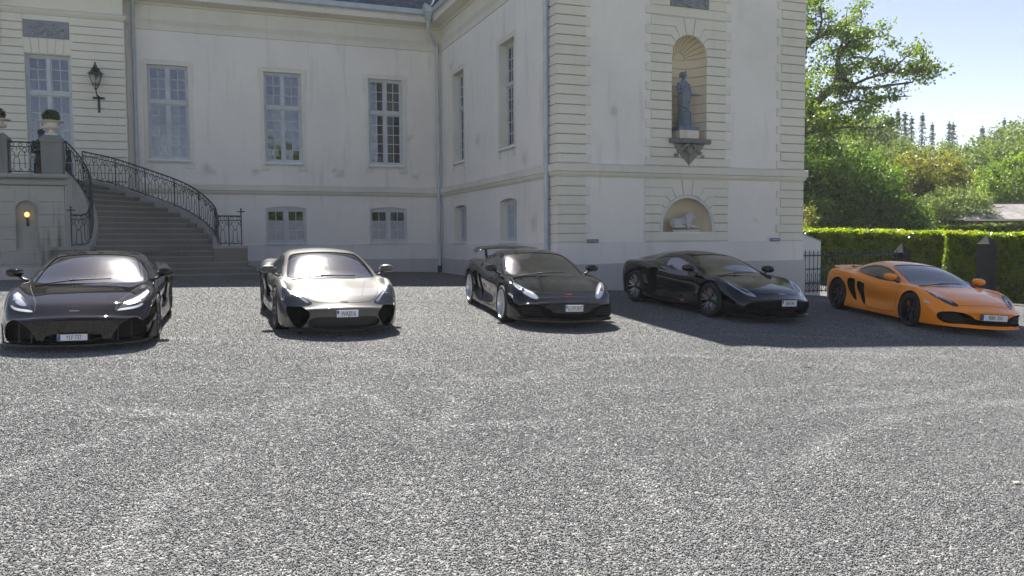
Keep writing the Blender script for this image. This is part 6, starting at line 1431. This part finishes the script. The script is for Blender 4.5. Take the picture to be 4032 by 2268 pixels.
def tree(name, label, base, ells, nclump, nper, spread, leaf, mat, trunk_r, fork, seed, group=None, lean=(0, 0), limbs=16, cat='tree'):
    g = np.random.default_rng(seed); t = thing(name, label, cat, base, 0, group)
    C, p = crown_points(g, ells, nclump, nper, spread); V, Fq = leaf_quads(p, leaf, g, aspect=.7); link('crown', fast_mesh('crown', V, Fq, mat), t)
    m = MB(); top = Vector((lean[0], lean[1], fork)); m.tube([(0, 0, -.2), (lean[0]*.2, lean[1]*.2, fork*.35), (lean[0]*.6, lean[1]*.6, fork*.7), top], [trunk_r*1.25, trunk_r, trunk_r*.85, trunk_r*.7], 9)
    for k in g.choice(len(C), min(limbs, len(C)), replace=False):
        e = Vector(C[k]); mid = top.lerp(e, .5)+Vector((g.normal()*.3, g.normal()*.3, .15*(e-top).length)); s0 = top.lerp(Vector((0, 0, fork*.6)), g.random()*.7); m.tube([s0, s0.lerp(mid, .5)+Vector((0, 0, .1)), mid, mid.lerp(e, .6), e], [trunk_r*.45, trunk_r*.35, trunk_r*.24, trunk_r*.14, trunk_r*.05], 6)
    m.obj('trunk', BARK, t, smooth=True); return t
def base_at(px, d, dz=0): P = pd(px, d); return Vector((P.x, P.y, terrain_z(P.x, P.y)+dz))
# the great beech behind the tower, its limbs traced where they show
def great_beech():
    D = 52.0; base = base_at(3040, D); t = thing('beech_tree', 'great old beech with dark limbs reaching out from behind the tower', 'tree', base); g = np.random.default_rng(11)
    def q(x, y, d=0): return at_depth(3160+x/2.07, y/2.07, D+d)-base
    k = 3.05
    limbs = [([(-140, 1500), (-110, 1200), (20, 980), (130, 830), (250, 700), (300, 600), (290, 520), (310, 420), (360, 380), (430, 330), (560, 300), (640, 290)], .30, .03, 0), ([(300, 620), (420, 680), (540, 640), (700, 580), (820, 490), (900, 400)], .11, .02, -1.5), ([(250, 700), (400, 560), (520, 460), (600, 370)], .10, .02, 1.5),
             ([(20, 1000), (200, 890), (300, 840), (450, 810), (590, 850), (640, 890)], .13, .02, -1), ([(240, 710), (560, 720), (700, 695), (900, 670), (960, 590), (1080, 540)], .10, .015, -2.5), ([(-60, 700), (20, 400), (100, 320), (250, 250), (330, 210), (450, 140)], .16, .02, 1), ([(100, 330), (160, 180), (145, 60), (150, -60)], .08, .015, 0),
             ([(-60, 1150), (60, 1080), (200, 1050), (420, 1030), (640, 1050)], .12, .02, -2), ([(310, 420), (340, 250), (360, 80)], .07, .015, .5), ([(520, 760), (640, 790), (780, 790), (900, 770)], .06, .012, -2), ([(-100, 900), (-40, 500), (0, 150), (40, -40)], .16, .03, 2), ([(700, 580), (800, 600), (940, 540)], .05, .012, -1), ([(420, 460), (640, 480)], .05, .012, 0)]
    m = MB(); C = []
    for pts, r0, r1, dd in limbs:
        P = [q(x, y, dd*i/len(pts)*1.3) for i, (x, y) in enumerate(pts)]; n = len(P); rr = [r0+(r1-r0)*(i/(n-1))**.7 for i in range(n)]
        P = [p+Vector((g.normal()*.05, g.normal()*.1, g.normal()*.05)) for p in P]; m.tube(P, [r_*1.4 for r_ in rr], 7)
        L_ = sum((b-a).length for a, b in zip(P, P[1:])); nt_ = int(L_*2.0)
        for _ in range(nt_):
            f = g.random()**.65*(n-1); i = min(n-2, int(f)); p = P[i].lerp(P[i+1], f-i)
            if pts[i][1] > 1100: continue
            d = Vector((g.normal()+.1, g.normal()*1.2, g.normal()*.7+.2)).normalized()*g.uniform(.5, 1.5); e = p+d+Vector((0, 0, -.08)); m.tube([p, p+d*.5+Vector((0, 0, .08)), e], [.03, .018, .008], 4); C += [e, p+d*.6]
    for (x, y, n_, sx, sz) in ((180, 960, 40, 2.6, 1.2), (100, 640, 22, 2.0, 2.2), (60, 330, 16, 1.6, 2.0), (250, 480, 12, 2.2, 1.8), (60, 900, 26, 2.0, 2.0), (420, 960, 20, 2.2, .6)):
        o_c = q(x, y)
        for _ in range(n_): C.append(o_c+Vector((g.normal()*sx*.5, g.normal()*1.6, g.normal()*sz*.5)))
    C = np.array(C); k = g.integers(20, 62, len(C)); idx = np.repeat(np.arange(len(C)), k); p = C[idx]+g.normal(size=(len(idx), 3))*np.array([.30, .36, .17])
    p = p[p[:, 2] > 2]; V, Fq = leaf_quads(p, .10, g, aspect=.7); link('crown', fast_mesh('crown', V, Fq, L_BEECH), t); m.obj('trunk', BARK, t, smooth=True)
great_beech()
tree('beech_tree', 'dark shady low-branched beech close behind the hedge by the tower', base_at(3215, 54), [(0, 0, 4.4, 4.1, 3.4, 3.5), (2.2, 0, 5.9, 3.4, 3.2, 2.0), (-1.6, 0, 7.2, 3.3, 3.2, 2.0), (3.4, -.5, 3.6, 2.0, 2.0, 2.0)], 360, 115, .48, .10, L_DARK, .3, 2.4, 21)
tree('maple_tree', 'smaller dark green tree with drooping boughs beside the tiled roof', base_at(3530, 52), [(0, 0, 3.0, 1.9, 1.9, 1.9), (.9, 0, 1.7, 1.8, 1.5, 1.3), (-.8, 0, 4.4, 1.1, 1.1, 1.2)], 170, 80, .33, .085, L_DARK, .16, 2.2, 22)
tree('oak_tree', 'yellow-green young-leaved oak behind the red tiled roof', base_at(3635, 66), [(0, 0, 7.0, 3.2, 3, 2.4), (-1.8, 0, 5.6, 2.2, 2.2, 2.2), (1.8, 0, 5.8, 2.4, 2.2, 1.7), (0, 0, 4.2, 2.4, 2.2, 1.8)], 330, 70, .36, .10, L_YELL, .34, 3.6, 23, limbs=26)
tree('willow_tree', 'soft pale grey-green willow in front of the taller trees', base_at(3752, 61), [(0, 0, 4.0, 2.5, 2.3, 2.4), (1.5, 0, 3.1, 1.8, 1.8, 1.9), (-1.4, 0, 3.0, 1.8, 1.8, 1.8)], 300, 90, .34, .075, L_WILL, .25, 2.5, 24)
tree('lime_tree', 'large rounded bright green lime tree above the barn roof', base_at(4010, 70), [(0, 0, 5.6, 4.2, 3.6, 3.6), (2.8, 0, 5.6, 3.4, 3, 3.2), (-1.6, 0, 4.0, 2.8, 2.6, 2.4)], 420, 110, .38, .105, L_LIME, .4, 3, 25, limbs=20)
wood = tree('woodland_tree', 'mid-green broadleaf tree in the wood on the hillside', base_at(3800, 104), [(0, 0, 8.0, 3.8, 3.6, 3.4), (2.0, 0, 6.6, 2.8, 2.8, 2.6), (-2.2, 0, 6.2, 2.8, 2.8, 2.6), (0, 0, 4.2, 3, 3, 2.2)], 300, 60, .48, .15, L_FAR, .35, 4, 26, 'woodland trees on the hillside', limbs=10)
rt = random.Random(8)
for k, (px, d, s_) in enumerate([(3210, 95, 1.25), (3300, 110, 1.15), (3400, 100, 1.1), (3470, 118, 1.1), (3560, 98, .95), (3700, 112, 1.0), (3880, 96, .95), (3965, 112, 1.05), (4070, 100, 1.1), (4160, 92, 1.1), (3100, 100, 1.2), (3640, 130, 1.0), (3860, 132, .95), (4010, 138, .95), (3340, 84, .9), (3480, 80, .75), (3900, 84, .8), (4120, 120, 1.1), (3750, 82, .6), (2980, 70, 1.2), (2860, 85, 1.3), (2700, 100, 1.3), (4280, 75, 1.1), (4420, 90, 1.2), (4600, 80, 1.2), (4250, 110, 1.2)]):
    c = copy_tree(wood); c.location = base_at(px, d, -.3); c.rotation_euler = (0, 0, rt.uniform(0, 6.28)); c.scale = (s_*rt.uniform(.9, 1.1), s_, s_*rt.uniform(1.1, 1.35))
def conifer():
    g = np.random.default_rng(5); t = thing('spruce_tree', 'dark pointed spruce rising above the wood on the ridge', 'tree', base_at(3525, 150), 0, 'spruces on the ridge'); H = 18.0; P = []; m = MB(); m.tube([(0, 0, 0), (0, 0, H*.6), (0, 0, H-.1)], [.25, .13, .02], 6)
    z = 2.5
    while z < H-.2:
        r = (H-z)*.17+.10; n = int(g.integers(3, 6)); a0 = g.random()*6.28
        for k in range(n):
            a = a0+2*math.pi*k/n+g.normal()*.3; rr = r*g.uniform(.45, 1.3); zj = g.normal()*.22
            for s in np.linspace(.15, 1, max(3, int(rr*5))): P.append([(rr*s*math.cos(a), rr*s*math.sin(a), z+zj-.30*rr*s*s+.16*rr*s), .05+.06*rr*(1-s*.5)])
        z += .26+.012*(H-z)
    c = np.array([p[0] for p in P]); sp = np.array([p[1] for p in P]); idx = np.repeat(np.arange(len(c)), 6); p = c[idx]+g.normal(size=(len(idx), 3))*(sp[idx][:, None])*np.array([1.3, 1.3, .8]); V, Fq = leaf_quads(p, .14, g, aspect=.45)
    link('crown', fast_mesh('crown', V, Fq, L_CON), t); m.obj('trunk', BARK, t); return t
con = conifer()
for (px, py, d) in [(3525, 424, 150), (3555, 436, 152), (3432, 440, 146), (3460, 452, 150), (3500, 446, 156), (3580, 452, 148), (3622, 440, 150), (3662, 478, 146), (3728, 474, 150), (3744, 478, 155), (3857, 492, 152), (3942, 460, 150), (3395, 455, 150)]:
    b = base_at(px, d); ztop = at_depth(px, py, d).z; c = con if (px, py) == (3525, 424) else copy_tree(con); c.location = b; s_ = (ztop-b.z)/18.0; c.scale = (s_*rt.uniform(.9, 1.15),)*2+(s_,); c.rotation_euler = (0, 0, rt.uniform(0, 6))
tree('copper_bush', 'round brownish pink twiggy bush beyond the hedge beside the barn', base_at(3722, 44), [(0, 0, 1.7, 1.15, 1.0, 1.05), (.5, 0, 1.2, 1.0, .9, .9), (-.5, 0, 1.2, .9, .9, .9)], 210, 55, .17, .04, L_BUSH, .07, .7, 31, limbs=40, cat='bush')
tree('shrub', 'light green shrub beyond the hedge below the willow', base_at(3600, 46), [(0, 0, 1.3, .9, .8, .8), (.9, 0, 1.1, .8, .7, .7)], 90, 70, .2, .05, L_LIME, .06, .6, 32, limbs=10, cat='bush')
tree('shrub', 'small yellow-leaved shrub beside the tower behind the hedge', base_at(3176, 44), [(0, 0, 3.3, .5, .45, .55), (-.2, 0, 2.5, .55, .5, .65)], 40, 40, .13, .05, L_YELL, .05, 1.4, 33, limbs=8, cat='bush')
# trees standing behind the photographer, seen only in the window panes
for k, (x, y, s_) in enumerate([(25, -34, 1.25), (37, -30, 1.3), (50, -33, 1.25), (15, -44, .95), (3, -46, .8)]):
    c = copy_tree(wood); c.location = (x, y, ground(x, y)-.2); c.scale = (s_*1.1,)*2+(s_,); c.rotation_euler = (0, 0, k*1.3)
    for kk in ('label', 'group'): del c[kk]
    tag(c, ('broad tree behind the courtyard, mirrored in the tall window by the inner corner', 'tall tree behind the courtyard, widest of the row opposite the palace', 'end tree of the row behind the courtyard opposite the tower', 'tree behind the courtyard, mirrored in the middle tall window', 'small tree behind the courtyard, mirrored in the terrace door')[k])
# ================================================================== BARN AND COTTAGE
ROOFG = simple('fibre_cement', (.19, .175, .175), .85, var=.3, vscale=3, bump=.3, bscale=20); ROOFG2 = simple('fibre_cement_mossy', (.15, .142, .138), .85, var=.35, vscale=4, bump=.3, bscale=20)
REDW = simple('falu_red_boards', (.115, .028, .02), .85, var=.2, vscale=4); TILE = simple('clay_tile', (.30, .13, .085), .85, var=.3, vscale=6, bump=.3, bscale=15)
def barn():
    P0 = pd(3800, 58); t = thing('barn', 'long red boarded barn with grey corrugated hipped roof beyond the far hedge', 'barn', (P0.x, P0.y, terrain_z(P0.x, P0.y)), R(4)); z0 = t.location.z; e, r = 2.70-z0, 3.95-z0; Ln, Dp = 22, 8.0
    for k in range(55): x = .35+.4*k; MB().box(x, x+.385, .30+.012*(k % 2), .36, 0, e+.05).obj('board', REDW, t) if x < Ln-.5 else None
    MB().box(.35, Ln-.4, .36, Dp-.3, 0, e).obj('wall', REDW, t)
    for k in range(22):
        x0, x1 = k*1.0, k*1.0+.985
        for row in range(2):
            f0, f1 = row*.5, row*.5+.515; m = MB(); xs = [x0+(x1-x0)*q/10 for q in range(11)]
            def zp(x, f):
                lim = 1 if x > 2.4 else max(0, x/2.4); ff = min(f, lim); return (x, Dp/2*ff, e+(r-e)*ff)
            rows = [[Vector(zp(x, f))+Vector((0, 0, .018*(q % 2)+.02*(1-row)*0+.006*row)) for q, x in enumerate(xs)] for f in (f0, (f0+f1)/2, f1)]
            if row == 1 and x1 < 1.3: continue
            m.grid(rows); m.obj('roof_sheet', ROOFG if rt.random() < .6 else ROOFG2, t)
    m = MB(); m.poly([(0, 0, e), (0, Dp, e), (2.4, Dp/2, r)]); m.quad((0, Dp, e), (Ln, Dp, e), (Ln, Dp/2, r), (2.4, Dp/2, r)); m.obj('roof', ROOFG2, t); MB().tube([(2.35, Dp/2, r+.03), (Ln, Dp/2, r+.03)], .07, 6).obj('ridge_cap', ROOFG, t); MB().tube([(0, 0, e+.02), (2.4, Dp/2, r+.03)], .05, 6).obj('ridge_cap', ROOFG, t)
    MB().box(-.05, Ln, -.06, 0, e-.10, e+.0).obj('eaves_board', LIME, t)
barn()
def cottage():
    P0 = pd(3508, 72); t = thing('cottage', 'small house with red clay tiled roof half hidden by trees', 'house', (P0.x, P0.y, terrain_z(P0.x, P0.y)), 0); z0 = t.location.z; e, r = 2.66-z0, 5.25-z0; W_, Dp = 7.0, 6.5
    MB().box(-W_, -.25, .3, Dp-.3, 0, e+.1).obj('wall', LIME, t); m = MB(); m.prism([(.3, e), (Dp-.3, e), (Dp/2, r-.2)], lambda y, z: (-W_+.05, y, z), lambda y, z: (-.3, y, z)); m.obj('gable', LIME, t)
    n = 11
    for k in range(n):
        f0, f1 = k/n, (k+1.12)/n
        for s in (0, 1):
            y0, y1 = (Dp/2*f0, Dp/2*min(1, f1)) if s == 0 else (Dp-Dp/2*f0, Dp-Dp/2*min(1, f1)); m = MB(); xr = -1.0*f0; m.prism([(y0, e+(r-e)*f0+.05), (y1, e+(r-e)*min(1, f1)+.0), (y1, e+(r-e)*min(1, f1)-.03), (y0, e+(r-e)*f0)], lambda y, z: (-W_-.1, y, z), lambda y, z: (xr, y, z)); m.obj('tile_course', TILE, t)
    MB().tube([(-W_, Dp/2, r+.04), (-1.0, Dp/2, r+.04)], .09, 6).obj('ridge_tiles', TILE, t)
cottage()
# ================================================================== LITTER ON THE GRAVEL
DRY = simple('dry_leaf', (.20, .09, .04), .7, var=.3, vscale=40); PALEST = simple('pale_pebble', (.55, .46, .36), .8)
def gpix(px, py):
    r = ray(px, py); s_ = 3.0
    for _ in range(200):
        P = Vector((0, 0, EYE))+r*s_; h = P.z-ground(P.x, P.y); s_ += h/(-r.z+.03)*.6
        if abs(h) < 1e-4: break
    return P
for k, (px, py, lab, mt) in enumerate([(3179, 1452, 'small dry brown leaf on the gravel before the orange car', DRY), (3026, 1685, 'curled dry brown leaf alone on open gravel', DRY), (1632, 1487, 'dark twig end on the gravel before the winged car', BARK), (4005, 1908, 'pale tan pebble lying on the gravel', PALEST)]):
    P = gpix(px, py); t = thing('pebble' if mt is PALEST else 'fallen_leaf', lab, 'stone' if mt is PALEST else 'leaf', P, k*1.1)
    m = MB()
    if mt is PALEST: m.ball((0, 0, .012), (.026, .019, .013), 8, 6); m.obj('stone', mt, t)
    else: m.grid([[(-.035+.07*i/4, w_*(1-abs(i/2-1)**1.5)*.02, .012+.012*abs(w_)+.006*math.sin(i)) for w_ in (-1, -.5, 0, .5, 1)] for i in range(5)]); m.obj('blade', mt, t); m2 = MB(); m2.tube([(.03, 0, .014), (.05, .004, .012)], .0015, 4); m2.obj('stalk', mt, t)
# ================================================================== AIR
hm = bpy.data.materials.new('summer_haze'); hm.use_nodes = True; hn = hm.node_tree; hn.nodes.clear()
ho = hn.nodes.new('ShaderNodeOutputMaterial'); hv = hn.nodes.new('ShaderNodeVolumePrincipled'); hv.inputs['Color'].default_value = (.95, .96, 1, 1); hv.inputs['Density'].default_value = .00034; hv.inputs['Anisotropy'].default_value = .3
hn.links.new(hv.outputs[0], ho.inputs['Volume'])
haze = MB().box(-905, 905, -705, 1305, -6, 48).obj('haze', hm); tag(haze, kind='stuff', label='thin bright summer haze filling the air over the courtyard', cat='haze')
